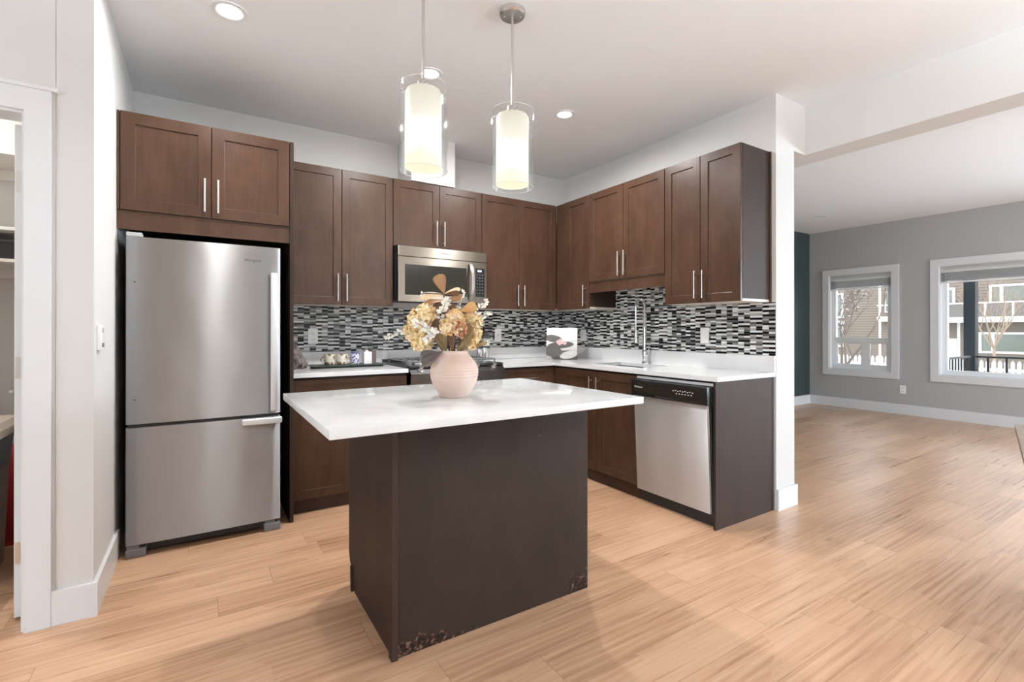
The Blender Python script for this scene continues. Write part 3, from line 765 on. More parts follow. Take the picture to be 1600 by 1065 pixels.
b = MB(); b.bbox(0.332, 0.370, 3.150, 3.172, 0.718, 1.530, 0.008); b.box(0.345, 0.371, 3.172, 3.212, 0.720, 0.760); b.box(0.345, 0.371, 3.172, 3.212, 1.488, 1.528); b.build('handle', M_silverp, d1, smooth=True)
b = MB(); b.bbox(0.185, 0.395, 3.150, 3.178, 0.647, 0.684, 0.011, seg=3); b.box(0.205, 0.375, 3.176, 3.212, 0.655, 0.676); b.build('handle', M_silverp, d2, smooth=True)
for z in (1.448, 0.829):
    b = MB(); b.sphere((-0.305, 3.2095, z), 0.004, 8, 6); b.build('screw', M_mark, d1)
text('logo', 'Whirlpool', 0.021, Matrix.Translation((0.241, 3.2025, 1.600)) @ Matrix.Rotation(PI / 2, 4, 'X'), M_mark, d1)
b = MB(); b.bbox(-0.343, -0.275, 3.225, 3.300, 1.688, 1.712, 0.006); b.build('hinge_cap', mat('light grey cap', (0.45, 0.45, 0.44), 0.4), FR)
b = MB(); b.bbox(-0.30, 0.35, 3.262, 3.30, 0.012, 0.062, 0.003); b.build('toe_grille', M_blackm, FR)
for (a, c) in ((-0.343, -0.255), (0.304, 0.392)):
    b = MB(); b.bbox(a, c, 3.206, 3.285, 0.0, 0.046, 0.006); b.box(a + 0.006, c - 0.03, 3.215, 3.28, 0.046, 0.062); b.build('foot', M_grey, FR, smooth=True)

# microwave
MW = thing('microwave', 'stainless over-the-range microwave with black window', 'microwave', (1.655, 3.82, 1.416))
b = MB(); b.box(1.2640, 2.0440, 3.645, YB - 0.008, 1.424, 1.8565); b.build('body', M_blackm, MW)
b = MB(); b.bbox(1.2630, 2.0450, 3.620, 3.655, 1.768, 1.848, 0.004); o = b.build('vent_panel', M_steelmw, MW)
text('logo', 'Whirlpool', 0.020, Matrix.Translation((1.662, 3.6195, 1.812)) @ Matrix.Rotation(PI / 2, 4, 'X'), M_mark, o)
M_mwd = BM(3.620)
b = MB(M_mwd)
u0, u1, a0, a1 = 1.2630, 1.9050, 1.417, 1.763; wu0, wu1, wz0, wz1 = 1.318, 1.852, 1.468, 1.706
b.box(u0, wu0, -0.025, 0, a0, a1); b.box(wu1, u1, -0.025, 0, a0, a1); b.box(wu0, wu1, -0.025, 0, a0, wz0); b.box(wu0, wu1, -0.025, 0, wz1, a1)
dd = b.build('door', M_steelmw, MW, weld=True)
b = MB(M_mwd); b.box(wu0, wu1, -0.012, -0.003, wz0, wz1); o = b.build('window', M_darkglass, dd)
b = MB(M_mwd)
for q in ((wu0 + .03, wu1 - .03, wz0 + .025, wz0 + .028), (wu0 + .03, wu1 - .03, wz1 - .028, wz1 - .025), (wu0 + .03, wu0 + .033, wz0 + .025, wz1 - .025), (wu1 - .033, wu1 - .03, wz0 + .025, wz1 - .025)):
    b.box(q[0], q[1], -0.0029, -0.0022, q[2], q[3])
b.build('window_border', M_black, o)
b = MB(M_mwd)
pts = [(1.885, 0.004 + 0.042 * math.sin(PI * i / 12) ** 0.7, 1.445 + 0.30 * i / 12) for i in range(13)]
for i in range(12):
    p, q = pts[i], pts[i + 1]
    b.prism([(p[1], p[2]), (q[1], q[2]), (q[1] + 0.010, q[2]), (p[1] + 0.010, p[2])], 'X', 1.873, 1.899)
b.build('handle', M_nickel, dd, weld=True, smooth=True)
b = MB(M_mwd); b.bbox(1.9075, 2.0450, -0.025, 0.0, 1.417, 1.763, 0.003); cp = b.build('control_frame', M_steelmw, MW)
b = MB(M_mwd); b.box(1.936, 2.023, 0.0, 0.002, 1.473, 1.713); cq = b.build('control_panel', M_black, MW)
b = MB(M_mwd); b.box(1.958, 1.992, 0.0018, 0.0028, 1.684, 1.698); b.build('display', M_screen, cq)
for i in range(3):
    for j in range(7):
        b = MB(M_mwd); b.box(1.948 + i * 0.026, 1.955 + i * 0.026, 0.002, 0.0026, 1.658 - j * 0.026, 1.6605 - j * 0.026); b.build('key', M_markw, cq)


# range
RG = thing('gas_range', 'dark stainless slide-in gas range under the microwave', 'stove', (1.648, 3.66, 0))
rx0, rx1, ry = 1.2550, 2.0440, 3.330
b = MB(); b.box(rx0 + 0.004, rx1 - 0.004, ry + 0.03, YB - 0.03, 0.03, 0.895); b.build('body', M_blackm, RG)
b = MB(); b.bbox(rx0, rx1, ry + 0.02, YB - 0.025, 0.9145, 0.930, 0.003); b.box(rx0 + 0.005, rx1 - 0.005, ry + 0.03, YB - 0.03, 0.895, 0.9145); b.build('cooktop', M_black, RG)
b = MB(); b.bbox(rx0, rx1, YB - 0.085, YB - 0.022, 0.930, 0.950, 0.004); b.build('rear_vent_trim', M_blackm, RG)
b = MB(); b.prism([(ry, 0.80), (ry - 0.012, 0.875), (ry + 0.055, 0.932), (ry + 0.07, 0.932), (ry + 0.07, 0.80)], 'X', rx0, rx1); b.build('control_panel', M_dsteel, RG)
b = MB(BM(ry)); b.bbox(rx0 + 0.002, rx1 - 0.002, -0.03, 0.002, 0.20, 0.795, 0.004); od = b.build('oven_door', M_dsteel, RG)
b = MB(BM(ry)); b.box(rx0 + 0.12, rx1 - 0.12, 0.002, 0.004, 0.36, 0.64); b.build('window', M_darkglass, od)
b = MB(BM(ry)); b.tube([(rx0 + 0.05, 0.05, 0.755), (rx1 - 0.05, 0.05, 0.755)], 0.011, 12)
for q in (rx0 + 0.08, rx1 - 0.08): b.tube([(q, 0, 0.755), (q, 0.05, 0.755)], 0.008, 8)
b.build('handle', M_nickel, od, smooth=True)
b = MB(BM(ry)); b.bbox(rx0 + 0.002, rx1 - 0.002, -0.03, 0.002, 0.045, 0.192, 0.004); b.build('storage_drawer', M_dsteel, RG)
for i in range(5):
    kx = rx0 + 0.085 + i * (rx1 - rx0 - 0.17) / 4
    b = MB(); o0 = Vector((kx, ry + 0.022, 0.904)); nn = Vector((0, -0.65, 0.76)).normalized()
    b.tube([o0 - nn * 0.004, o0 + nn * 0.006, o0 + nn * 0.007, o0 + nn * 0.032], [0.026, 0.026, 0.020, 0.017], 18)
    b.build('knob', M_chrome, RG, smooth=True)
for i in range(3):
    gx0 = rx0 + 0.03 + i * 0.245; gx1 = gx0 + 0.238; b = MB()
    y0, y1 = ry + 0.10, YB - 0.11; z = 0.958
    for q in ((gx0, y0, gx1, y0), (gx0, y1, gx1, y1), (gx0, y0, gx0, y1), (gx1, y0, gx1, y1)): b.tube([(q[0], q[1], z), (q[2], q[3], z)], 0.006, 6)
    for yc in (y0 + 0.13, y1 - 0.13):
        xc = (gx0 + gx1) / 2
        for k in range(4):
            a = k * PI / 2 + PI / 4; b.tube([(xc + 0.03 * math.cos(a), yc + 0.03 * math.sin(a), z), (xc + 0.115 * math.cos(a), yc + 0.115 * math.sin(a), z)], 0.005, 6)
    for q in ((gx0, y0), (gx1, y0), (gx0, y1), (gx1, y1)): b.tube([(q[0], q[1], 0.931), (q[0], q[1], z)], 0.006, 6)
    b.build('grate', M_grey, RG)
    for yc in (y0 + 0.13, y1 - 0.13):
        b = MB(); b.lathe([(0, 0.0), (0.045, 0), (0.045, 0.01), (0.03, 0.014), (0.03, 0.02), (0, 0.02)], ((gx0 + gx1) / 2, yc, 0.930), 20); b.build('burner', M_nickel, RG)

# dishwasher, its door not quite shut
DW = thing('dishwasher', 'stainless dishwasher with black control strip, door slightly ajar', 'dishwasher', (2.86, 2.11, 0))
b = MB(); b.box(2.600, XR - 0.03, 1.806, 2.412, 0.09, 0.872); b.build('tub', M_blackm, DW)
b = MB(); b.box(2.578, 2.600, 1.806, 2.412, 0.856, 0.872); b.build('top_flange', mat('bright flange', (0.75, 0.76, 0.77), 0.35, metal=0.4), DW)
b = MB(); b.box(2.590, 2.600, 1.8035, 1.812, 0.09, 0.872); b.build('side_strip', M_nickel, DW)
b = MB(); b.box(2.615, 2.63, 1.806, 2.412, 0.003, 0.095); b.build('kick_plate', M_blackm, DW)
def DWM(p):   # u=Y, n outward (-X), z ; leaning out towards the top
    t = (p.z - 0.085) / 0.77
    return Vector((2.578 - 0.038 * t - p.y, p.x, p.z))
b = MB(DWM); b.bbox(1.828, 2.411, -0.022, 0.0, 0.083, 0.748, 0.004); dp = b.build('door_panel', M_steel_dw, DW, smooth=True)
b = MB(DWM); b.bbox(1.818, 2.409, -0.040, -0.022, 0.083, 0.84, 0.002); b.build('inner_door', M_blackm, DW)
b = MB(DWM); b.bbox(1.810, 2.416, -0.030, 0.020, 0.742, 0.852, 0.006); cs = b.build('control_strip', M_black, DW, smooth=True)
b = MB(DWM); b.bbox(1.845, 2.39, 0.0195, 0.0215, 0.765, 0.838, 0.001); b.build('touch_area', M_darkglass, cs)
for i in range(9):
    b = MB(DWM); b.box(1.905 + i * 0.018, 1.905 + i * 0.018 + 0.010, 0.0214, 0.022, 0.806 + 0.004 * (i % 2), 0.811 + 0.004 * (i % 2)); b.build('key', M_markw, cs)
for i in range(6):
    b = MB(DWM); b.box(1.915 + i * 0.022, 1.915 + i * 0.022 + 0.009, 0.0214, 0.022, 0.790, 0.7955); b.build('key', M_markw, cs)
lg = text('logo', 'Whirlpool', 0.017, Matrix.Translation((2.5175, 2.345, 0.805)) @ Matrix.Rotation(-PI / 2, 4, 'Z') @ Matrix.Rotation(PI / 2, 4, 'X'), M_markw, cs)
b = MB(DWM); b.bbox(2.06, 2.20, 0.006, 0.024, 0.742, 0.758, 0.004); b.build('latch_recess', M_blackm, cs)

# faucet
FC = thing('spring_faucet', 'tall chrome spring faucet behind the sink', 'tap', (3.115, 2.83, CT1))
fx, fy = 3.115, 2.83
b = MB(); b.lathe([(0, 0), (0.026, 0), (0.026, 0.008), (0.020, 0.012), (0.020, 0.06), (0.024, 0.065), (0.024, 0.10), (0.015, 0.11), (0.0125, 0.27), (0.0125, 0.30), (0, 0.30)], (fx, fy, CT1), 24); b.build('post', M_chrome, FC, smooth=True)
path = [Vector((fx, fy, CT1 + 0.24 + 0.24 * i / 10)) for i in range(11)]
rad = 0.052
for i in range(1, 13):
    a = PI * i / 12; path.append(Vector((fx - rad + rad * math.cos(a), fy, CT1 + 0.48 + rad * math.sin(a))))
down = [Vector((fx - 2 * rad, fy, CT1 + 0.48 - 0.20 * i / 6)) for i in range(1, 7)]
b = MB(); b.tube(path + down, 0.0055, 10); b.build('hose', M_chrome, FC, smooth=True)
# spring coil around the first part
b = MB(); coil = []
cum = [0]
for i in range(1, len(path)): cum.append(cum[-1] + (path[i] - path[i - 1]).length)
tot = cum[-1]; turns = 44; nS = turns * 10
for k in range(nS + 1):
    s_ = tot * k / nS; i = max(j for j in range(len(cum)) if cum[j] <= s_ + 1e-9); i = min(i, len(path) - 2)
    f_ = (s_ - cum[i]) / (cum[i + 1] - cum[i]); p = path[i].lerp(path[i + 1], f_); d = (path[i + 1] - path[i]).normalized()
    n1 = Vector((0, 1, 0)); n2 = d.cross(n1); a = 2 * PI * turns * k / nS
    coil.append(p + (n1 * math.cos(a) + n2 * math.sin(a)) * 0.0105)
b.tube(coil, 0.0018, 5); b.build('spring', M_chrome, FC, smooth=True)
b = MB(); q = down[-1]; b.lathe([(0, 0), (0.018, 0.0), (0.020, 0.012), (0.013, 0.035), (0.012, 0.10), (0.008, 0.115), (0, 0.115)], (q.x, q.y, q.z - 0.11), 20); b.build('spray_head', M_chrome, FC, smooth=True)
b = MB(); b.tube([(fx, fy, CT1 + 0.235), (q.x, q.y, CT1 + 0.235)], 0.005, 8); b.tube([(q.x, q.y, CT1 + 0.228), (q.x, q.y, CT1 + 0.242)], 0.017, 16); b.build('docking_arm', M_chrome, FC, smooth=True)
b = MB(); b.tube([(fx, fy - 0.018, CT1 + 0.08), (fx, fy - 0.045, CT1 + 0.083)], 0.009, 12); b.tube([(fx, fy - 0.042, CT1 + 0.083), (fx - 0.012, fy - 0.055, CT1 + 0.150)], 0.005, 8); b.build('lever', M_chrome, FC, smooth=True)

# ================================================================ ISLAND
IX0, IX1, IY0, IY1 = 0.5825, 1.5083, 1.7085, 2.355
IS = thing('kitchen_island', 'dark brown kitchen island cabinet with damaged lower edge', 'kitchen island', ((IX0 + IX1) / 2, (IY0 + IY1) / 2, 0))
b = MB(); b.box(IX0 + 0.004, IX1, IY0 + 0.009, IY0 + 0.022, 0.0, CT0 - 0.0008); b.build('back_panel', M_isl, IS)
b = MB(); b.bbox(IX0 - 0.010, IX0 + 0.014, IY0 - 0.002, IY0 + 0.034, 0.0, CT0 - 0.0008, 0.002); b.build('corner_post', M_panel, IS)
def side(x0, x1):
    b = MB(); c = 0.12; pts = [(IY0 + 0.0225, 0.0), (IY1 - 0.105, 0.0), (IY1 - 0.085, 0.04), (IY1 - 0.055, 0.085), (IY1 - 0.018, 0.112), (IY1, 0.15), (IY1, CT0 - 0.0008), (IY0 + 0.0225, CT0 - 0.0008)]
    b.prism(pts, 'X', x0, x1); return b.build('side_panel', M_panel, IS)
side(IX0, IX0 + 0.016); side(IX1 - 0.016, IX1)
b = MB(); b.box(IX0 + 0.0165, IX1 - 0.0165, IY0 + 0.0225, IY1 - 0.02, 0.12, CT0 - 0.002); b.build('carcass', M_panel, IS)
IMF = lambda p: Vector((p.x, IY1 + 0.0 + p.y, p.z))
xm = (IX0 + IX1) / 2
for (a, c, hu) in ((IX0 + 0.018, xm, xm - 0.035), (xm, IX1 - 0.018, xm + 0.035)):
    d = shaker(IS, IMF, a + g, c - g, 0.705, 0.868, st=0.045, rail=0.035, name='drawer'); bar(d, IMF, 0, (a + c) / 2 - 0.08, (a + c) / 2 + 0.08, True, 0.787)
    d = shaker(IS, IMF, a + g, c - g, 0.125, 0.700); bar(d, IMF, hu, 0.49, 0.67)
b = MB(lambda p: Vector((p.x, p.y + 0.10 * p.z * 0.6, p.z)))
b.box(IX0 - 0.012, IX1 - 0.05, IY1 - 0.088, IY1 - 0.073, 0.0, 0.112); b.build('toe_kick', M_toe, IS)
b = MB(); b.bbox(0.2998, 1.5725, 1.4331, 2.3746, CT0, CT1, 0.0035, seg=2)
tag(b.build('island_countertop', M_quartzi, smooth=True), 'white quartz top overhanging the kitchen island', 'countertop')

# ================================================================ LIGHT FITTINGS
def can(x, y, z, r, label, power, on=True, group='round recessed ceiling lights'):
    t = thing('recessed_light', label, 'ceiling light', (x, y, z), group)
    b = MB(); b.lathe([(r, 0.0), (r, -0.004), (r * 0.80, -0.007), (r * 0.70, -0.004), (r * 0.64, 0.0)], (x, y, z), 40); b.build('trim_ring', M_trimw, t, smooth=True)
    if on:
        me = mat('lit lamp', (1, 1, 1), 0.5, emit=(1.0, 0.95, 0.86), estr=9.0)
    else: me = mat('unlit lens', (0.7, 0.7, 0.7), 0.3)
    b = MB(); b.lathe([(r * 0.64, -0.0015), (r * 0.3, -0.004), (0, -0.005)], (x, y, z), 32); b.build('lens', me, t, smooth=True)
    if on: area('can_lamp', (x, y, z - 0.012), (0, 0, 0), r * 1.2, 0, power, (1.0, 0.99, 0.985), disk=True, spread=176)
CANP = 20
can(0.107, 2.755, HC, 0.082, 'lit recessed light nearest the refrigerator', CANP * 0.5)
can(1.168, 2.770, HC, 0.075, 'lit recessed light just behind the left pendant', CANP)
can(2.217, 2.773, HC, 0.075, 'lit recessed light near the ceiling corner', CANP)
can(7.13, 3.330, HL, 0.085, 'unlit recessed light on the living room ceiling', 0, on=False)

def shade_mat():
    m = mat('lit opal shade', (0.9, 0.88, 0.8), 0.4); N = NT(m); s = N.sep(N.obj())
    t = N.math('MULTIPLY', N.math('SUBTRACT', s[2], 0.0), 1.0)
    col = N.ramp(N.math('DIVIDE', t, 0.36), [(0.0, (1.0, 0.87, 0.60)), (0.30, (1.0, 0.96, 0.84)), (0.42, (1.0, 1.0, 0.96)), (0.62, (1.0, 0.95, 0.84)), (1.0, (1.0, 0.90, 0.74))])
    st = N.ramp(N.math('DIVIDE', t, 0.36), [(0.0, (0.62,) * 3), (0.14, (0.56,) * 3), (0.40, (0.95,) * 3), (0.62, (0.50,) * 3), (1.0, (0.34,) * 3)])
    N.l(col, N.p.inputs['Emission Color']); N.l(N.math('MULTIPLY', st, 1.05), N.p.inputs['Emission Strength'])
    N.p.inputs['Base Color'].default_value = (0.25, 0.24, 0.2, 1)
    return m
M_shade = shade_mat()
def pendant(x, y, label):
    zb, ht, R, ri = 1.894, 0.374, 0.104, 0.079
    t = thing('pendant_light', label, 'pendant light', (x, y, zb), 'glass cylinder pendants above the island')
    b = MB(); b.lathe([(0, 0), (0.060, 0), (0.064, -0.004), (0.064, -0.024), (0.058, -0.030), (0, -0.031)], (x, y, HC), 40); cpy = b.build('canopy', M_nickel, t, smooth=True)
    for s in (-1, 1):
        q = MB(); q.sphere((x + s * 0.034, y - s * 0.02, HC - 0.031), 0.005, 10, 6); q.build('screw', M_chrome, cpy)
    b = MB(); b.tube([(x, y, HC - 0.03), (x, y, zb + ht + 0.02)], 0.0065, 12); b.build('rod', M_nickel, t, smooth=True)
    b = MB(); b.lathe([(0, 0.03), (0.022, 0.03), (0.026, 0.02), (0.026, 0.0), (0, 0.0)], (x, y, zb + ht - 0.006), 24)
    for k in range(3):
        a = 2 * PI * k / 3 + 0.3; b.tube([(x, y, zb + ht + 0.006), (x + (R - 0.004) * math.cos(a), y + (R - 0.004) * math.sin(a), zb + ht - 0.020)], 0.0022, 6)
    b.build('shade_holder', M_nickel, t, smooth=True)
    b = MB(); b.lathe([(R, 0.0012), (R, ht - 0.0012)], (x, y, zb), 56, m=0); b.lathe([(R - 0.004, 0.0012), (R - 0.004, ht - 0.0012)], (x, y, zb), 56, m=0)
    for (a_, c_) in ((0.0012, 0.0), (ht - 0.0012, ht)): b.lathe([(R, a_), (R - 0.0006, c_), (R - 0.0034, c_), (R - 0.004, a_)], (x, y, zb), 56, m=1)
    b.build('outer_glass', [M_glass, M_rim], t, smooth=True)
    z0 = 0.012; hi = ht - 0.018
    b = MB(); b.lathe([(ri - 0.003, z0), (ri, z0), (ri, hi - 0.02), (ri - 0.006, hi - 0.006), (ri - 0.02, hi), (0.02, hi)], (x, y, zb), 48)
    b.lathe([(ri - 0.004, z0 + 0.004), (0, z0 + 0.004)], (x, y, zb), 48)
    b.build('opal_shade', M_shade, t, smooth=True)
pendant(0.814, 2.006, 'left glass cylinder pendant, hanging nearer the camera')
pendant(1.278, 2.006, 'right glass cylinder pendant with its ceiling canopy in view')

# bowl uplighter added unseen behind the camera to brighten ceiling and room
def bowl(x, y, zb, power):
    t = thing('added_bowl_uplight', 'added unseen frosted bowl uplighter that brightens the room', 'pendant light', (x, y, zb))
    b = MB(); b.lathe([(0, 0), (0.10, 0.012), (0.19, 0.055), (0.235, 0.12), (0.229, 0.122), (0.185, 0.062), (0.10, 0.02), (0, 0.008)], (x, y, zb), 40); b.build('bowl', M_plate, t, smooth=True)
    b = MB(); b.tube([(x, y, zb + 0.008), (x, y, HC - 0.02)], 0.006, 10); b.lathe([(0, 0), (0.06, 0), (0.06, -0.02), (0, -0.03)], (x, y, HC), 24); b.build('rod', M_nickel, t, smooth=True)
    area('added_bowl_lamp', (x, y, zb + 0.10), (PI, 0, 0), 0.34, 0, power, (0.86, 0.94, 1.0), disk=True)
bowl(2.4, -1.6, 1.95, 270)

# floor register
b = MB(); b.bbox(7.955, 8.045, 3.43, 3.70, 0.0, 0.006, 0.002)
o = tag(b.build('floor_register', M_trim), 'white floor vent by the far wall under the narrow window', 'vent')
b = MB()
for i in range(16): b.box(7.968, 8.032, 3.445 + i * 0.0155, 3.451 + i * 0.0155, 0.006, 0.0066)
b.build('louvre', M_grey, o)

# ================================================================ THINGS ON THE COUNTERS
# picture leaning in the corner
def pic_mat():
    m = mat('printed canvas', (0.7, 0.7, 0.68), 0.45); N = NT(m)
    s = N.sep(N.obj()); u, z = s[0], s[2]
    def ell(cu, cz, ru, rz, rot=0.0):
        du = N.math('SUBTRACT', u, cu); dz = N.math('SUBTRACT', z, cz)
        if rot:
            cr, sr = math.cos(rot), math.sin(rot)
            du, dz = N.math('ADD', N.math('MULTIPLY', du, cr), N.math('MULTIPLY', dz, sr)), N.math('SUBTRACT', N.math('MULTIPLY', dz, cr), N.math('MULTIPLY', du, sr))
        a = N.math('DIVIDE', du, ru); c = N.math('DIVIDE', dz, rz)
        r2 = N.math('ADD', N.math('MULTIPLY', a, a), N.math('MULTIPLY', c, c))
        return r2
    def inside(r2, soft=0.08):
        mr = N.n('ShaderNodeMapRange'); mr.inputs['From Min'].default_value = 1 + soft; mr.inputs['From Max'].default_value = 1 - soft
        N.l(r2, mr.inputs['Value']); return mr.outputs[0]
    nz = N.noise(N.obj(), 14, 3)
    col = N.ramp(N.math('DIVIDE', z, 0.30), [(0.0, (0.30, 0.29, 0.28)), (0.30, (0.50, 0.49, 0.47)), (0.60, (0.70, 0.69, 0.66)), (1.0, (0.74, 0.73, 0.71))])
    for (a, tone, tone2) in ((ell(0.06, 0.03, 0.16, 0.055), (0.03, 0.027, 0.025), (0.06, 0.055, 0.05)), (ell(0.07, -0.005 + 0.05, 0.085, 0.035, 0.2), (0.62, 0.60, 0.57), (0.40, 0.38, 0.36)),
                             (ell(-0.09, 0.075, 0.10, 0.05, -0.1), (0.05, 0.045, 0.04), (0.12, 0.11, 0.10)), (ell(-0.01, 0.135, 0.125, 0.032, 0.08), (0.035, 0.03, 0.028), (0.12, 0.11, 0.10)),
                             (ell(-0.08, 0.195, 0.085, 0.034, -0.15), (0.055, 0.05, 0.045), (0.17, 0.155, 0.15))):
        col = N.mix(col, N.mix(tone, tone2, nz), inside(a))
    for (cu, cz) in ((-0.035, 0.165), (-0.012, 0.178), (0.008, 0.160), (-0.02, 0.150), (0.03, 0.155)):
        col = N.mix(col, (0.62, 0.42, 0.42), inside(ell(cu, cz, 0.018, 0.016), 0.3))
    st = N.math('LESS_THAN', N.math('ABSOLUTE', N.math('SUBTRACT', N.math('SUBTRACT', z, 0.160), N.math('MULTIPLY', u, 0.13))), 0.0013)
    st = N.math('MULTIPLY', st, N.math('GREATER_THAN', u, 0.02))
    col = N.mix(col, (0.12, 0.10, 0.09), st)
    N.l(col, N.p.inputs['Base Color']); return m
PC = bpy.data.objects.new('picture', None)
me_b = MB(); me_b.bbox(-0.148, 0.148, 0.0, 0.014, 0.0, 0.298, 0.001)
pic = me_b.build('picture', pic_mat(), loc=(0, 0, 0))
bpy.data.objects.remove(PC)
dirx = Vector((2.929 - 2.743, 3.482 - 3.714, 0)).normalized()
pic.location = ((2.743 + 2.929) / 2, (3.714 + 3.482) / 2, CT1 + 0.001)
pic.rotation_euler = (math.radians(-6), 0, math.atan2(dirx.y, dirx.x)); pic.name = 'picture'
tag(pic, 'square unframed picture of dark stones and pink blossom leaning in the corner', 'picture')

# tray and what stands on it
M_tray = mat('dark green tray', (0.020, 0.035, 0.028), 0.35)
TX, TY = 0.925, 3.80
b = MB(); loft(b, [(rrect(TX, TY, .245, .095, .02), CT1 + 0.0005), (rrect(TX, TY, .272, .115, .03), CT1 + 0.018)])
tag(b.build('serving_tray', M_tray), 'dark green tray on the counter left of the range', 'tray')
ZTR = CT1 + 0.0185
def patt(name, base, spots, scale):
    m = mat(name, base, 0.25); N = NT(m); v = N.n('ShaderNodeTexVoronoi', Scale=scale); N.l(N.obj(), v.inputs['Vector'])
    col = base
    f = N.ramp(v.outputs['Distance'], [(0.0, (1, 1, 1)), (0.42, (1, 1, 1)), (0.46, (0, 0, 0))])
    N.l(N.mix(base, spots, f), N.p.inputs['Base Color']); return m
M_mug = patt('cream mug with brown print', (0.70, 0.65, 0.55), (0.20, 0.13, 0.08), 34)
def mug(x, y, label, rr):
    r = thing('mug', label, 'mug', (x, y, ZTR), 'patterned mugs on the tray')
    b = MB(); b.lathe([(0, 0), (0.034, 0), (0.039, 0.006), (0.041, 0.080), (0.038, 0.080), (0.036, 0.010), (0, 0.008)], (x, y, ZTR), 28); b.build('cup', M_mug, r, smooth=True)
    b = MB(); pts = [(x + rr * (0.038 + 0.026 * math.sin(PI * i / 8)), y - 0.012, ZTR + 0.018 + 0.046 * i / 8) for i in range(9)]; b.tube(pts, 0.005, 8); b.build('handle', M_mug, r, smooth=True)
mug(0.800, 3.815, 'cream mug with brown print, left one on the tray', -1)
mug(0.885, 3.800, 'cream mug with brown print, right one on the tray', 1)
M_bw = patt('blue and white porcelain', (0.62, 0.62, 0.70), (0.09, 0.09, 0.22), 60)
r = thing('canister', 'small blue and white patterned canister on the tray', 'canister', (0.985, 3.80, ZTR))
b = MB(); b.lathe([(0, 0), (0.030, 0), (0.032, 0.004), (0.032, 0.078), (0.030, 0.081), (0, 0.081)], (0.985, 3.80, ZTR), 28); b.build('jar', M_bw, r, smooth=True)
b = MB(); b.lathe([(0, 0), (0.033, 0), (0.033, 0.012), (0.028, 0.016), (0, 0.017)], (0.985, 3.80, ZTR + 0.0812), 28); b.build('lid', mat('blue lid', (0.12, 0.12, 0.2), 0.3), r, smooth=True)
r = thing('tea_box', 'white and brown box with a chrome top on the right end of the tray', 'box', (1.095, 3.80, ZTR))
b = MB(); b.bbox(1.045, 1.105, 3.765, 3.835, ZTR, ZTR + 0.092, 0.003); b.build('white_side', mat('white card', (0.78, 0.78, 0.78), 0.3), r)
b = MB(); b.bbox(1.1055, 1.140, 3.765, 3.835, ZTR, ZTR + 0.110, 0.003); b.build('brown_side', mat('brown card', (0.13, 0.09, 0.075), 0.3), r)
b = MB(); b.lathe([(0, 0), (0.027, 0), (0.029, 0.012), (0.018, 0.026), (0.006, 0.030), (0.006, 0.036), (0, 0.037)], (1.075, 3.80, ZTR + 0.0922), 24); b.build('chrome_top', M_chrome, r, smooth=True)

# folded cloth leaning against the tall panel
def cloth():
    b = MB(); rnd = random.Random(5); nu, nz = 14, 18
    prof = [(0.0, 0.145), (0.12, 0.150), (0.30, 0.125), (0.55, 0.090), (0.75, 0.062), (0.92, 0.040), (1.0, 0.018)]
    def wd(t):
        for (a, x), (c, y) in zip(prof, prof[1:]):
            if a <= t <= c: return x + (y - x) * (t - a) / (c - a)
        return prof[-1][1]
    def off(a, t): return 0.016 * math.sin(5 * a + 9 * t) + 0.012 * math.sin(9 * a - 14 * t + 1) + 0.006 * math.sin(17 * t + 3 * a)
    R = []
    for j in range(nz + 1):
        t = j / nz; w_ = wd(t); ring = []
        for k in range(24):
            a = 2 * PI * k / 24
            rx = w_ / 2 * (1 + 0.25 * off(a, t) / 0.01 * 0.5); ryy = 0.055 * (1 - 0.35 * t) * (1 + 0.4 * off(a + 1, t) / 0.01 * 0.4)
            ring.append(b.v((0.481 + w_ / 2 + rx * math.cos(a) * 0.96, 3.79 + ryy * math.sin(a), CT1 + 0.001 + 0.285 * t + (0.006 * math.sin(3 * a + 5 * t) if 0 < j < nz else 0))))
        R.append(ring)
    for j in range(nz):
        for k in range(24): b.f([R[j][k], R[j][(k + 1) % 24], R[j + 1][(k + 1) % 24], R[j + 1][k]])
    b.f(R[0][::-1]); b.f(R[-1]); return b
m_cl = mat('taupe patterned cloth', (0.22, 0.18, 0.16), 0.85); N = NT(m_cl)
N.l(N.ramp(N.noise(N.obj(), 16, 4, 0.6, 1.0), [(0.38, (0.035, 0.028, 0.03)), (0.5, (0.13, 0.105, 0.095)), (0.7, (0.22, 0.18, 0.165))]), N.p.inputs['Base Color'])
bb_ = cloth()
for v_ in bb_.b.verts: v_.co.x = max(v_.co.x, 0.4748)
tag(bb_.build('dish_towel', m_cl, smooth='all'), 'crumpled taupe patterned towel against the tall panel', 'towel')

# steel canisters and little house beside the range
for (x, y, rr, hh, lb) in ((2.083, 3.815, 0.027, 0.110, 'narrow steel canister beside the range, left one'), (2.150, 3.835, 0.038, 0.120, 'wide steel canister beside the range, under the small house')):
    r = thing('steel_canister', lb, 'canister', (x, y, CT1), 'steel canisters beside the range')
    b = MB(); b.lathe([(0, 0), (rr, 0), (rr, hh * 0.86), (0, hh * 0.86)], (x, y, CT1), 28); b.build('body', M_chrome, r, smooth=True)
    b = MB(); b.lathe([(0, 0), (rr + 0.002, 0), (rr + 0.002, hh * 0.12), (rr - 0.004, hh * 0.139), (0, hh * 0.139)], (x, y, CT1 + hh * 0.861), 28); b.build('lid', M_nickel, r, smooth=True)
hx_, hy_, hz_ = 2.150, 3.835, CT1 + 0.1205
r = thing('house_ornament', 'small white house-shaped holder with dark roof on the steel canister', 'ornament', (hx_, hy_, hz_))
b = MB(); b.box(hx_ - 0.034, hx_ + 0.034, hy_ - 0.03, hy_ + 0.03, hz_, hz_ + 0.012); b.build('base', M_blackm, r)
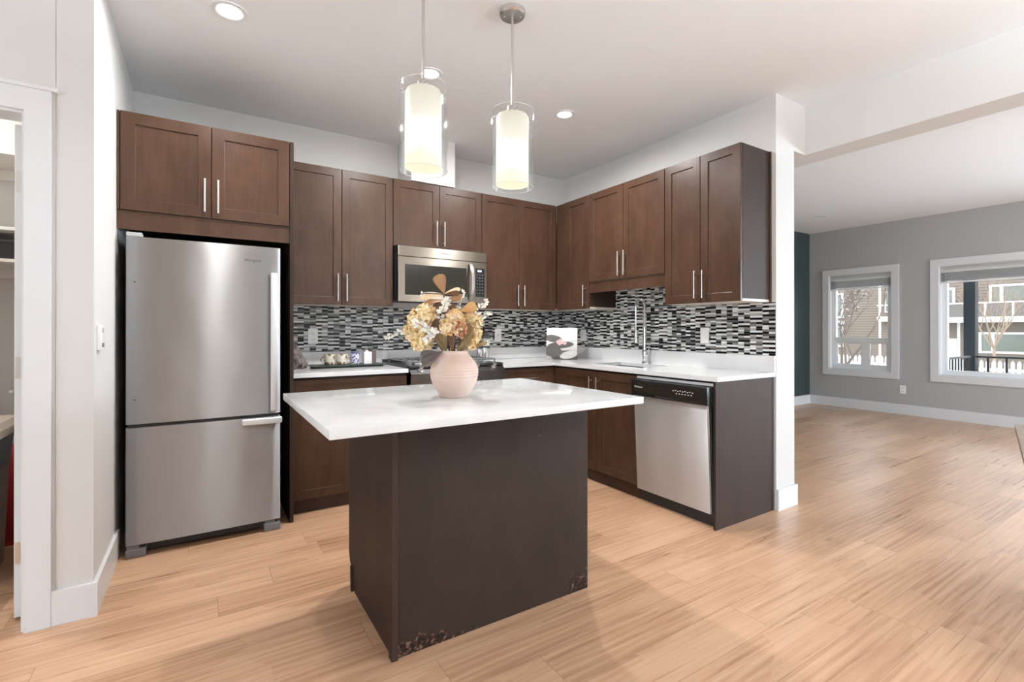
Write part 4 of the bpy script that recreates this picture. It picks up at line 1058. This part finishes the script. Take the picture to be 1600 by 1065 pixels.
b = MB(); b.box(hx_ - 0.030, hx_ + 0.030, hy_ - 0.026, hy_ + 0.026, hz_ + 0.012, hz_ + 0.085); b.build('walls', patt('white lattice', (0.66, 0.64, 0.58), (0.22, 0.22, 0.18), 70), r)
b = MB(); b.prism([(hx_ - 0.044, hz_ + 0.082), (hx_ + 0.044, hz_ + 0.082), (hx_, hz_ + 0.150)], 'Y', hy_ - 0.034, hy_ + 0.034); b.build('roof', mat('dark roof', (0.05, 0.045, 0.045), 0.5), r)

# ================================================================ VASE AND FLOWERS
VX, VY = 0.902, 1.877
M_vase = mat('blush ceramic', (0.60, 0.40, 0.335), 0.55, bump=0.25, bscale=60)
NV = NT(M_vase); NV.l(NV.ramp(NV.noise(NV.obj(), 9, 4, 0.6), [(0.35, (0.60, 0.425, 0.335)), (0.6, (0.64, 0.50, 0.43))]), NV.p.inputs['Base Color'])
prof = []
keys = [(0.0, 0.060), (0.004, 0.063), (0.020, 0.071), (0.050, 0.089), (0.075, 0.0985), (0.100, 0.1025), (0.120, 0.1015), (0.145, 0.091), (0.165, 0.074), (0.178, 0.061), (0.186, 0.0575), (0.194, 0.0585)]
def cr(z):
    for (a, x), (c, y) in zip(keys, keys[1:]):
        if a <= z <= c: return x + (y - x) * (z - a) / (c - a)
    return keys[-1][1]
n = 70
for i in range(n + 1):
    z = 0.194 * i / n
    rr = (cr(max(z - 0.006, 0)) + cr(z) + cr(min(z + 0.006, 0.194))) / 3 if 0.01 < z < 0.188 else cr(z)
    if 0.078 < z < 0.128: rr += 0.0011 * math.cos((z - 0.078) / 0.0125 * 2 * PI)
    prof.append((rr, z))
prof = [(0, 0)] + prof + [(0.055, 0.196), (0.051, 0.190), (0.055, 0.17), (0.085, 0.13), (0.09, 0.09), (0.05, 0.012), (0, 0.012)]
b = MB(); b.lathe(prof, (VX, VY, CT1), 64)
tag(b.build('vase', M_vase, smooth='all'), 'round blush pink ceramic vase on the island', 'vase')

cR, sR = math.cos(math.radians(32.45)), math.sin(math.radians(32.45))
RIM = Vector((VX, VY, CT1 + 0.19))
def F(px, py, d=0.0):       # bouquet's own frame: across, up from the rim, depth (in picture-size millimetres of the bouquet)
    a = (px - 710) / 366.0; u_ = (549 - py) / 366.0
    return RIM + Vector((cR, -sR, 0)) * a + Vector((sR, cR, 0)) * d + Vector((0, 0, 1)) * u_
def island_col(name, stops, rough=0.6, trans=0.25):
    m = mat(name, stops[0][1], rough); N = NT(m); gq = N.n('ShaderNodeNewGeometry')
    N.l(N.ramp(gq.outputs['Random Per Island'], stops), N.p.inputs['Base Color'])
    N.p.inputs['Subsurface Weight'].default_value = trans; N.p.inputs['Subsurface Radius'].default_value = (0.01, 0.006, 0.003); N.p.inputs['Subsurface Scale'].default_value = 0.3
    return m
M_petal = island_col('cream hydrangea petals', [(0, (0.86, 0.60, 0.31)), (0.5, (0.90, 0.72, 0.42)), (1, (0.92, 0.82, 0.58))])
M_petalp = island_col('peach hydrangea petals', [(0, (0.86, 0.56, 0.28)), (0.5, (0.90, 0.68, 0.40)), (1, (0.92, 0.82, 0.62))])
M_wleaf = island_col('white sprig leaves', [(0, (0.80, 0.76, 0.66)), (1, (0.90, 0.88, 0.82))])
M_berry = island_col('rosy berries', [(0, (0.26, 0.06, 0.04)), (0.5, (0.42, 0.15, 0.10)), (1, (0.55, 0.27, 0.15))], 0.35)
M_stem = mat('brown stem', (0.10, 0.065, 0.03), 0.7)
def bez(a, c, bulge, n=8):
    a, c = Vector(a), Vector(c); mid = (a + c) / 2 + Vector(bulge)
    return [(1 - t) ** 2 * a + 2 * t * (1 - t) * mid + t * t * c for t in [i / n for i in range(n + 1)]]
def petal(b, c, d, up, L_, W_, cup=0.3):
    d = d.normalized(); up = up.normalized(); s_ = d.cross(up).normalized()
    P0 = c; A_ = c + d * L_ * 0.45 + s_ * W_ * 0.5 + up * L_ * cup * 0.25; B_ = c + d * L_ * 0.45 - s_ * W_ * 0.5 + up * L_ * cup * 0.25
    M_ = c + d * L_ * 0.5 + up * L_ * cup * 0.05; T1 = c + d * L_ * 0.92 + s_ * W_ * 0.28 + up * L_ * cup; T2 = c + d * L_ * 0.92 - s_ * W_ * 0.28 + up * L_ * cup; T = c + d * L_ + up * L_ * cup * 0.9
    v = [b.v(p) for p in (P0, A_, M_, B_, T1, T, T2)]
    b.f([v[0], v[1], v[2]]); b.f([v[0], v[2], v[3]]); b.f([v[1], v[4], v[5], v[2]]); b.f([v[2], v[5], v[6], v[3]])
def head(centers, label, mt, seed, psize, group, stem_from=None):
    rnd = random.Random(seed); c0 = centers[0][0]
    r = thing('hydrangea', label, 'flower', RIM, group)
    b = MB()
    for (c, rad, nfl) in centers:
        for i in range(nfl):
            z = 1 - 2 * (i + 0.5) / nfl; a = i * 2.39996 + rnd.random() * 0.4; q = math.sqrt(1 - z * z)
            n = Vector((q * math.cos(a), q * math.sin(a), z)); p = c + n * rad * rnd.uniform(0.86, 1.03)
            n = (n + Vector((rnd.uniform(-.4, .4), rnd.uniform(-.4, .4), rnd.uniform(-.2, .5)))).normalized()
            t = n.orthogonal().normalized(); t2 = n.cross(t); ph = rnd.random() * PI
            for k in range(4):
                d = t * math.cos(ph + k * PI / 2) + t2 * math.sin(ph + k * PI / 2); petal(b, p, d, n, psize * rnd.uniform(.85, 1.25) * 1.15, psize * 1.15, rnd.uniform(0.1, 0.5))
    b.build('petals', mt, r, smooth='all')
    b = MB()
    for (c, rad, nfl) in centers: b.sphere(c, rad * 0.80, 12, 8)
    b.build('flower_core', mt, r, smooth='all')
    b = MB(); b.tube(bez(RIM + Vector((0, 0, -0.08)), c0, (0, 0, 0.03)), 0.003, 6); b.build('stem', M_stem, r)
    return r
HG = 'hydrangea blooms in the vase'
head([(F(655, 500, 0.0), 0.042, 75), (F(668, 489, -0.01), 0.036, 60), (F(647, 517, 0.01), 0.036, 60), (F(661, 531, -0.02), 0.038, 65)], 'large cream hydrangea on the left of the bouquet', M_petal, 1, 0.0165, HG)
head([(F(713, 497, -0.05), 0.030, 55), (F(703, 510, -0.06), 0.028, 45), (F(720, 513, -0.06), 0.024, 40)], 'peach hydrangea in the middle of the bouquet', M_petalp, 2, 0.0150, HG)
head([(F(738, 502, 0.02), 0.032, 60), (F(740, 521, 0.0), 0.027, 50), (F(736, 535, -0.01), 0.020, 35)], 'cream hydrangea on the right of the bouquet', M_petal, 3, 0.0165, HG)

def leafmat(name, top, edge):
    m = mat(name, top, 0.5); N = NT(m)
    N.l(N.ramp(N.noise(N.obj(), 14, 3), [(0.35, top), (0.7, edge)]), N.p.inputs['Base Color']); return m
M_lt = leafmat('tan magnolia leaf', (0.30, 0.15, 0.065), (0.40, 0.22, 0.10)); M_lo = leafmat('orange tan leaf', (0.52, 0.27, 0.09), (0.60, 0.36, 0.15))
M_lb = leafmat('dark brown leaf', (0.10, 0.045, 0.02), (0.17, 0.08, 0.04)); M_lg = leafmat('olive leaf', (0.16, 0.105, 0.04), (0.26, 0.17, 0.07))
M_lc = leafmat('cream leaf underside', (0.70, 0.50, 0.28), (0.80, 0.62, 0.40)); M_lgr = leafmat('grey brown leaf', (0.07, 0.052, 0.047), (0.12, 0.09, 0.08))
def leaf(base, tip, width, facing, name_label, mt, parent, curl=0.15, cupd=0.25):
    """a leaf blade from base to tip; facing = direction the blade looks"""
    b = MB(); base, tip = Vector(base), Vector(tip); ax = tip - base; L_ = ax.length; d = ax.normalized()
    nrm = (Vector(facing) - d * Vector(facing).dot(d)).normalized(); s_ = d.cross(nrm)
    nu, nv = 14, 6; G = []; th = 0.0006
    for side_ in (0, 1):
        rows = []
        for i in range(nu + 1):
            t = i / nu; w_ = width / 2 * max(0.03, 1.22 * (t ** 0.8) * math.sqrt(max(0.0, 1 - t ** 5))); row = []
            for j in range(nv + 1):
                q = -1 + 2 * j / nv
                p = base + d * L_ * t + s_ * w_ * q + nrm * (cupd * w_ * abs(q) ** 1.3 - curl * L_ * (t - 0.5) ** 2 * 1.0 + 0.0012 * (abs(q) < 0.01)) + nrm * (th if side_ == 0 else -th)
                row.append(b.v(p))
            rows.append(row)
        for i in range(nu):
            for j in range(nv):
                f = [rows[i][j], rows[i][j + 1], rows[i + 1][j + 1], rows[i + 1][j]]; b.f(f if side_ == 0 else f[::-1])
        G.append(rows)
    A_, B_ = G
    for i in range(nu):
        b.f([A_[i][0], A_[i + 1][0], B_[i + 1][0], B_[i][0]]); b.f([A_[i][nv], B_[i][nv], B_[i + 1][nv], A_[i + 1][nv]])
    b.f([A_[0][j] for j in range(nv + 1)] + [B_[0][j] for j in range(nv, -1, -1)]); b.f([A_[nu][j] for j in range(nv + 1)] + [B_[nu][j] for j in range(nv, -1, -1)])
    o = b.build('leaf', mt, parent, smooth='all')
    if name_label: o['label'] = name_label
    return o
CF = Vector((-sR, -cR, 0)); UP = Vector((0, 0, 1)); RT = Vector((cR, -sR, 0))
# tall magnolia branch
r = thing('magnolia_branch', 'tall branch of tan leaves rising above the bouquet', 'leafy branch', RIM, 'brown leaf branches in the vase')
b = MB(); b.tube(bez(RIM + Vector((0, 0, -0.09)), F(694, 458), RT * -0.02), 0.003, 6); b.build('stem', M_stem, r)
j0 = F(694, 458)
leaf(j0, F(685, 428), 0.066, CF, None, M_lt, r)
leaf(j0, F(720, 451), 0.030, CF + UP * 0.9, 'cream leaf', M_lc, r); leaf(F(694, 459, .003), F(719, 457, -.02), 0.030, CF - UP * 0.6, None, M_lb, r)
leaf(j0, F(659, 457), 0.022, CF * 0.4 + UP, None, M_lb, r); leaf(F(694, 460), F(657, 466, -0.02), 0.036, CF + UP * 0.8, 'cream leaf', M_lc, r)
leaf(F(694, 468), F(668, 474, -0.03), 0.040, CF * 0.6 + UP * .6, None, M_lt, r); leaf(F(694, 470), F(676, 488, -0.02), 0.044, CF, None, M_lb, r)
leaf(F(695, 472), F(722, 462, 0.01), 0.034, CF, None, M_lt, r); leaf(F(695, 478), F(712, 480, 0.0), 0.038, CF, None, M_lb, r)
r = thing('magnolia_branch', 'short branch of orange tan leaves at the upper right of the bouquet', 'leafy branch', RIM, 'brown leaf branches in the vase')
b = MB(); b.tube(bez(RIM + Vector((0, 0, -0.09)), F(722, 492), RT * 0.01), 0.003, 6); b.build('stem', M_stem, r)
leaf(F(718, 486, 0.0), F(745, 477, -0.01), 0.056, CF, None, M_lo, r, 0.05, -0.15); leaf(F(722, 500, .02), F(738, 490, .02), 0.05, CF, None, M_lo, r)
leaf(F(700, 520, -.01), F(679, 500, -.02), 0.055, CF, None, M_lb, r)
r = thing('leaf_cluster', 'broad olive and grey-brown leaves hanging over the vase rim', 'leafy branch', RIM, 'brown leaf branches in the vase')
b = MB(); b.tube(bez(RIM + Vector((0, 0, -0.09)), F(705, 530), RT * 0.01), 0.003, 6); b.build('stem', M_stem, r)
leaf(F(698, 549, -0.03), F(690, 513, -0.06), 0.070, CF, None, M_lg, r); leaf(F(708, 550, -0.035), F(709, 520, -0.06), 0.036, CF, None, M_lb, r)
leaf(F(716, 549, -0.03), F(735, 505, -0.045), 0.072, CF, None, M_lg, r); leaf(F(722, 548, -.02), F(733, 528, -.04), 0.05, CF, None, M_lg, r)
leaf(F(728, 546, -0.02), F(762, 534, 0.0), 0.022, CF + UP * .5, None, M_lg, r)
leaf(F(694, 546, -0.05), F(667, 568, -0.10), 0.060, CF + UP * .3 - RT * 0.3, 'grey-brown leaf', M_lgr, r, 0.2); leaf(F(688, 548, -0.04), F(662, 553, -0.07), 0.040, CF, 'grey-brown leaf', M_lgr, r)
# white sprigs
def sprig(a, c, label, nleaf, L0, seed, bulge=(0, 0, 0.01), start=None):
    rnd = random.Random(seed); r = thing('white_sprig', label, 'sprig', RIM, 'white leafy sprigs in the vase')
    path = bez(start if start is not None else RIM + Vector((0, 0, -0.05)), a, (0, 0, 0.02), 6) + bez(a, c, bulge, 8)[1:]
    b = MB(); b.tube(path, 0.0009, 5); b.build('stem', M_stem, r)
    b = MB(); seg = bez(a, c, bulge, nleaf)
    for i, p in enumerate(seg):
        d = (seg[min(i + 1, nleaf)] - seg[max(i - 1, 0)]).normalized()
        for s_ in (-1, 1):
            if rnd.random() < 0.18: continue
            L_ = L0 * 1.3; n = (CF + Vector((rnd.uniform(-.8, .8), rnd.uniform(-.8, .8), rnd.uniform(-.8, .8)))).normalized(); sd = d.cross(n).normalized() * s_
            petal(b, p, (sd * rnd.uniform(.5, 1) + d * rnd.uniform(.3, .9)).normalized(), n, L_ * rnd.uniform(.7, 1.25), L_ * rnd.uniform(.6, .85), rnd.uniform(0, .5))
    petal(b, seg[-1], d, CF, L0 * 1.2, L0 * 0.8, 0.1)
    b.build('leaves', M_wleaf, r, smooth='all')
sprig(F(689, 502, -.05), F(699, 471, -.03), 'thick white sprig in the centre of the bouquet', 9, 0.018, 1)
sprig(F(700, 478, -.02), F(699, 470, -.02), 'small white sprig at the top centre of the bouquet', 3, 0.015, 12)
sprig(F(684, 524, -.07), F(654, 503, -.07), 'white sprig lying over the left hydrangea', 9, 0.017, 2)
sprig(F(688, 515, -.07), F(672, 528, -.07), 'white sprig below the left hydrangea', 5, 0.017, 3)
sprig(F(640, 519, .02), F(604, 526, .02), 'cream sprig reaching farthest left of the bouquet', 9, 0.014, 4, (0, 0, 0.02))
sprig(F(742, 495, .0), F(758, 471, .0), 'white sprig with upright leaves at the far right', 6, 0.015, 5)
sprig(F(745, 505, .02), F(760, 491, .02), 'short white sprig at the right edge of the bouquet', 4, 0.015, 6)
sprig(F(716, 480, .01), F(723, 457, .01), 'fine white sprig standing up right of the tall leaves', 6, 0.012, 7)
sprig(F(668, 482, .01), F(660, 459, .01), 'fine white sprig standing up left of the tall leaves', 5, 0.012, 8)
r = thing('berry_spray', 'spray of rosy berries at the front of the bouquet', 'berries', RIM)
rnd = random.Random(8); b = MB(); s = MB()
for i in range(24):
    a = rnd.random() * 2 * PI; q = math.sqrt(rnd.random()); p = F(724 + 9 * q * math.cos(a), 513 + 14 * q * math.sin(a), -0.085 + rnd.uniform(-.01, .01))
    b.sphere(p, rnd.uniform(0.0045, 0.0065), 10, 7); s.tube([p, F(718, 540, -.03)], 0.0008, 4)
b.build('berries', M_berry, r, smooth='all'); s.build('stem', M_stem, r)

# ================================================================ TABLE CORNER at the right edge
r = thing('dining_table', 'grey-brown wooden table whose corner shows at the right edge', 'table', (3.0, 0.0, 0))
cT = Vector((3.234, 0.66)); d1_ = Vector((-0.974, -0.225)).normalized(); d2_ = Vector((0.225, -0.974)).normalized()
mt = wood_mat('grey brown table wood', (0.20, 0.15, 0.115), (0.36, 0.29, 0.23), 0.4)
pp = [cT, cT + d2_ * 1.5, cT + d2_ * 1.5 + d1_ * 0.9, cT + d1_ * 0.9]
b = MB(); b.prism([(p.x, p.y) for p in pp], 'Z', 0.725, 0.752); b.build('tabletop', mt, r)
cc = sum(pp, Vector((0, 0))) / 4
for p in pp:
    q = p.lerp(cc, 0.12); b = MB(); b.bbox(q.x - 0.03, q.x + 0.03, q.y - 0.03, q.y + 0.03, 0, 0.725, 0.004); b.build('leg', mt, r)

# ================================================================ OUTSIDE
GZ = -0.95
M_snow = mat('snowy ground', (0.50, 0.50, 0.495), 0.9, bump=0.5, bscale=3)
b = MB(); b.quad((8.5, -30, GZ), (60, -30, GZ), (60, 45, GZ), (8.5, 45, GZ)); o = struct('ground', b, M_snow)
# porch deck, post and railing
M_rail = mat('black rail metal', (0.012, 0.013, 0.015), 0.35)
b = MB(); b.box(8.46, 10.6, -4.0, 2.75, -0.32, -0.15); b.box(8.46, 8.6, -4.0, 2.75, GZ, -0.32)
tag(b.build('porch_deck', mat('grey deck boards', (0.25, 0.24, 0.23), 0.8)), 'grey porch deck outside the wide window', 'deck')
b = MB(); b.box(8.46, 10.8, -4.2, 2.9, 2.75, 2.95)
tag(b.build('porch_roof', mat('white soffit', (0.6, 0.6, 0.6), 0.8)), 'porch roof above the wide window', 'roof')
r = thing('porch_post', 'thick black post holding the porch roof outside the wide window', 'post', (10.4, 2.615, -0.15))
mP = mat('black painted post', (0.012, 0.018, 0.022), 0.25); NP = NT(mP)
b = MB(); b.bbox(10.325, 10.475, 2.548, 2.695, -0.15, 2.75, 0.006); b.build('shaft', mP, r)
b = MB(); b.bbox(10.30, 10.50, 2.522, 2.72, -0.15, -0.03, 0.006); b.build('base_trim', mP, r)
r = thing('porch_railing', 'black metal porch railing running right from the post', 'railing', (10.4, 0.5, -0.15), 'porch railings')
b = MB(); b.bbox(10.375, 10.425, -3.9, 2.547, 0.745, 0.775, 0.004); b.build('top_rail', M_rail, r)
b = MB(); b.box(10.385, 10.415, -3.9, 2.547, -0.08, -0.05); b.build('bottom_rail', M_rail, r)
bm0 = None
for i in range(30):
    y = 2.42 - i * 0.21
    if y < -3.8: break
    b = MB(); b.box(10.39, 10.41, y - 0.013, y + 0.013, -0.05, 0.745); b.build('baluster', M_rail, r)
r = thing('porch_railing', 'short black railing from the post back to the house', 'railing', (9.4, 2.62, -0.15), 'porch railings')
b = MB(); b.bbox(8.47, 10.324, 2.597, 2.643, 0.745, 0.775, 0.004); b.build('top_rail', mat('weathered rail', (0.12, 0.11, 0.10), 0.4), r)
b = MB(); b.box(8.47, 10.324, 2.607, 2.633, -0.08, -0.05); b.build('bottom_rail', M_rail, r)
for i in range(13):
    x = 10.22 - i * 0.13
    b = MB(); b.box(x - 0.008, x + 0.008, 2.612, 2.628, -0.05, 0.745); b.build('baluster', M_rail, r)
# picket fence
M_fence = mat('white picket paint', (0.60, 0.60, 0.595), 0.6)
r = thing('picket_fence', 'white picket fence across the yard outside', 'fence', (18, 5.2, GZ))
b = MB(); b.box(18.02, 18.05, 1.6, 9.4, GZ + 0.25, GZ + 0.34); b.box(18.02, 18.05, 1.6, 9.4, GZ + 1.0, GZ + 1.09); b.build('rail', M_fence, r)
pk = MB(); pk.prism([(1.6, GZ + 0.05), (1.675, GZ + 0.05), (1.675, GZ + 1.24), (1.6375, GZ + 1.31), (1.6, GZ + 1.24)], 'X', 17.99, 18.02)
p0 = pk.build('picket', M_fence, r)
for i in range(1, 64):
    c = p0.copy(); C.objects.link(c); c.parent = r; c.location = (0, i * 0.122, 0)
# townhouses across the street
M_sid = mat('taupe siding', (0.175, 0.14, 0.112), 0.8); M_wtrim = mat('white exterior trim', (0.58, 0.58, 0.57), 0.6); M_bwin = mat('house window glass', (0.11, 0.125, 0.10), 0.12, spec=0.7); M_bal = mat('balcony glass', (0.11, 0.095, 0.085), 0.2)
TH = thing('townhouse_row', 'taupe sided townhouse row with white balcony band across the street', 'building', (31, 10, GZ))
BX = 30.0
def siding(b, y0, y1, z0, z1, x=BX, st=0.135):
    z = z0
    while z < z1 - 1e-6:
        zz = min(z + st, z1); b.quad((x - 0.025, y0, z), (x - 0.025, y1, z), (x, y1, zz), (x, y0, zz)); b.quad((x, y0, z), (x, y1, z), (x - 0.025, y1, z), (x - 0.025, y0, z)); z = zz
    b.box(x, x + 0.3, y0, y1, z0, z1)
b = MB(); siding(b, -6, 26, GZ, 7.0); b.build('wall', M_sid, TH)
b = MB(); b.box(BX + 0.3, BX + 9, -6, 26, GZ, 6.98); b.build('rear_block', M_sid, TH)
def bwin(y0, y1, z0, z1, mull=(), fw=0.10):
    f = MB(); x0, x1 = BX - 0.09, BX + 0.02
    f.box(x0, x1, y0, y0 + fw, z0, z1); f.box(x0, x1, y1 - fw, y1, z0, z1); f.box(x0, x1, y0 + fw, y1 - fw, z0, z0 + fw); f.box(x0, x1, y0 + fw, y1 - fw, z1 - fw, z1)
    for q in mull: f.box(x0, x1, q - 0.06, q + 0.06, z0 + fw, z1 - fw)
    o = f.build('window', M_wtrim, TH)
    g_ = MB(); g_.box(BX - 0.05, BX - 0.035, y0 + fw, y1 - fw, z0 + fw, z1 - fw); g_.build('pane', M_bwin, o)
bwin(4.4, 6.93, 2.20, 3.19, (6.52,)); bwin(4.2, 7.28, 0.10, 1.06, (6.80,)); bwin(8.10, 9.3, 2.28, 3.15)
bwin(10.60, 10.90, 2.05, 3.15, fw=0.05); bwin(12.83, 13.4, 1.8, 3.2); bwin(12.83, 13.4, 0.2, 1.35)
bwin(0.5, 2.6, 2.2, 3.19, (1.5,)); bwin(0.5, 2.6, 0.1, 1.06, (1.5,))
b = MB(); b.box(BX - 1.0, BX + 0.01, -2, 9.15, 1.50, 1.74); b.build('balcony_slab', M_wtrim, TH)
b = MB(); b.box(BX - 0.99, BX - 0.97, -2, 9.15, 1.74, 2.34); b.build('balcony_glass', M_bal, TH)
b = MB(); b.box(BX - 1.0, BX - 0.95, -2, 9.15, 2.33, 2.39); b.build('balcony_rail', M_wtrim, TH)
for y in (-1.2, 0.3, 1.9, 3.5, 4.65, 5.93, 6.80, 8.35):
    b = MB(); b.box(BX - 1.0, BX - 0.95, y, y + 0.07, 1.74, 2.33); b.build('balcony_post', M_wtrim, TH)
b = MB(); b.box(BX - 0.6, BX + 0.01, 9.9, 11.05, 1.58, 1.83); b.box(BX - 0.6, BX + 0.01, 12.8, 14.0, 1.45, 1.65); b.build('balcony_band', M_wtrim, TH)
b = MB(); b.box(BX - 0.6, BX - 0.57, 9.9, 11.05, 2.38, 2.44); b.build('balcony_rail', M_wtrim, TH)
b = MB(); b.box(BX - 0.03, BX + 0.01, 11.08, 11.19, GZ, 3.6); b.box(BX - 0.03, BX + 0.01, 7.93, 8.04, GZ, 1.5); b.build('corner_board', M_wtrim, TH)
b = MB(); b.box(BX - 0.04, BX + 0.01, 8.05, 8.35, GZ, 0.75); b.box(BX - 0.04, BX + 0.01, 9.3, 10.4, GZ, 0.75); b.build('door', M_wtrim, TH)
b = MB(); b.box(BX - 0.5, BX + 9.4, -6.3, 26.3, 7.0, 7.3); b.build('roof', mat('dark shingles', (0.08, 0.075, 0.07), 0.9), TH)
# bare trees
M_bark = mat('pale bark', (0.13, 0.10, 0.08), 0.9, bump=0.6, bscale=40); M_bark2 = mat('tan bark', (0.27, 0.20, 0.145), 0.9)
def tree(x, y, h, label, mt, seed, spread=0.6, r0=0.05, depth=5, snow=False, first=0.35):
    rnd = random.Random(seed); r = thing('bare_tree', label, 'tree', (x, y, GZ)); b = MB(); sn = MB()
    def br(p, d, L_, rad, lv):
        n = 3; pts = [p]; dd = d.copy()
        for i in range(n):
            dd = (dd + Vector((rnd.uniform(-.14, .14), rnd.uniform(-.14, .14), rnd.uniform(-.03, .10)))).normalized(); pts.append(pts[-1] + dd * L_ / n)
        b.tube(pts, [rad, rad * .88, rad * .76, rad * .62], 5, cap=False)
        if snow and lv <= 3 and rnd.random() < 0.22:
            q = pts[2]; sn.sphere((q.x, q.y, q.z + rad), rnd.uniform(.010, .024), 6, 4, sc_=(1, 1.5, .6))
        if lv == 0: return
        for i in range(rnd.choice((2, 3, 3))):
            k = rnd.choice((1, 2, 3, 3)); a = rnd.random() * 2 * PI
            o = Vector((math.cos(a), math.sin(a), rnd.uniform(.1, .8))) * spread
            br(pts[k], (dd + o).normalized(), L_ * rnd.uniform(.6, .82), max(rad * .52, 0.0035), lv - 1)
    base = Vector((x, y, GZ)); tr = [base + Vector((rnd.uniform(-.03, .03) * i, rnd.uniform(-.03, .03) * i, h * first * i / 3)) for i in range(4)]
    b.tube(tr, [r0, r0 * .95, r0 * .9, r0 * .85], 8, cap=False)
    for i in range(5):
        a = 2 * PI * i / 5 + rnd.random(); br(tr[3 if i else 2], Vector((math.cos(a) * .55, math.sin(a) * .55, 1)).normalized(), h * .30, r0 * .6, depth)
    b.build('branches', mt, r)
    if snow: o = sn.build('snow', M_snow, r); o['kind'] = 'stuff'
tree(14.0, 5.95, 4.6, 'bare snow-dusted tree close outside the narrow window', M_bark, 3, 0.75, 0.055, 6, True, 0.22)
tree(15.6, 8.6, 4.4, 'bare tree behind the snow-dusted one, seen through the narrow window', M_bark2, 11, 0.75, 0.05, 5, True, 0.25)
tree(24.0, 5.38, 4.0, 'small tan bare tree in front of the balcony across the street', M_bark2, 6, 0.55, 0.05, 4, False, 0.36)
# parked car
CR = thing('parked_car', 'grey-blue parked car behind the porch railing', 'car', (14.2, 1.6, GZ))
M_car = mat('grey blue car paint', (0.13, 0.16, 0.22), 0.25, coat=0.6)
sec = [(3.95, .45), (3.9, .72), (3.55, .82), (2.95, .90), (2.30, 1.36), (1.9, 1.42), (0.9, 1.42), (0.2, 1.30), (-0.25, .98), (-0.6, .92), (-0.65, .45), (-0.5, .25), (3.8, .25)]
b = MB(); R = []
for (x, inset) in ((13.35, 0.05), (13.42, 0.0), (14.98, 0.0), (15.05, 0.05)):
    R.append([b.v((x + (0.10 if z > 1.0 and x < 14 else (-0.10 if z > 1.0 else 0)), y, GZ + z - inset * 0.3)) for (y, z) in sec])
for i in range(3):
    for k in range(len(sec)): b.f([R[i][k], R[i][(k + 1) % len(sec)], R[i + 1][(k + 1) % len(sec)], R[i + 1][k]])
b.f(R[0][::-1]); b.f(R[3]); b.build('body', M_car, CR, smooth=True)
b = MB(); b.prism([(2.78, .95), (2.25, 1.31), (1.3, 1.35), (1.3, .93)], 'X', 13.36, 13.47); b.prism([(1.22, .93), (1.22, 1.35), (0.25, 1.25), (-0.1, .98)], 'X', 13.36, 13.47)
for v_ in b.b.verts: v_.co.z += GZ
b.build('side_window', M_darkglass, CR)
for (y, x) in ((3.2, 13.37), (0.15, 13.37), (3.2, 14.87), (0.15, 14.87)):
    b = MB(); b.tube([(x, y, GZ + 0.32), (x + 0.18, y, GZ + 0.32)], 0.32, 24); b.build('wheel', M_blackm, CR)
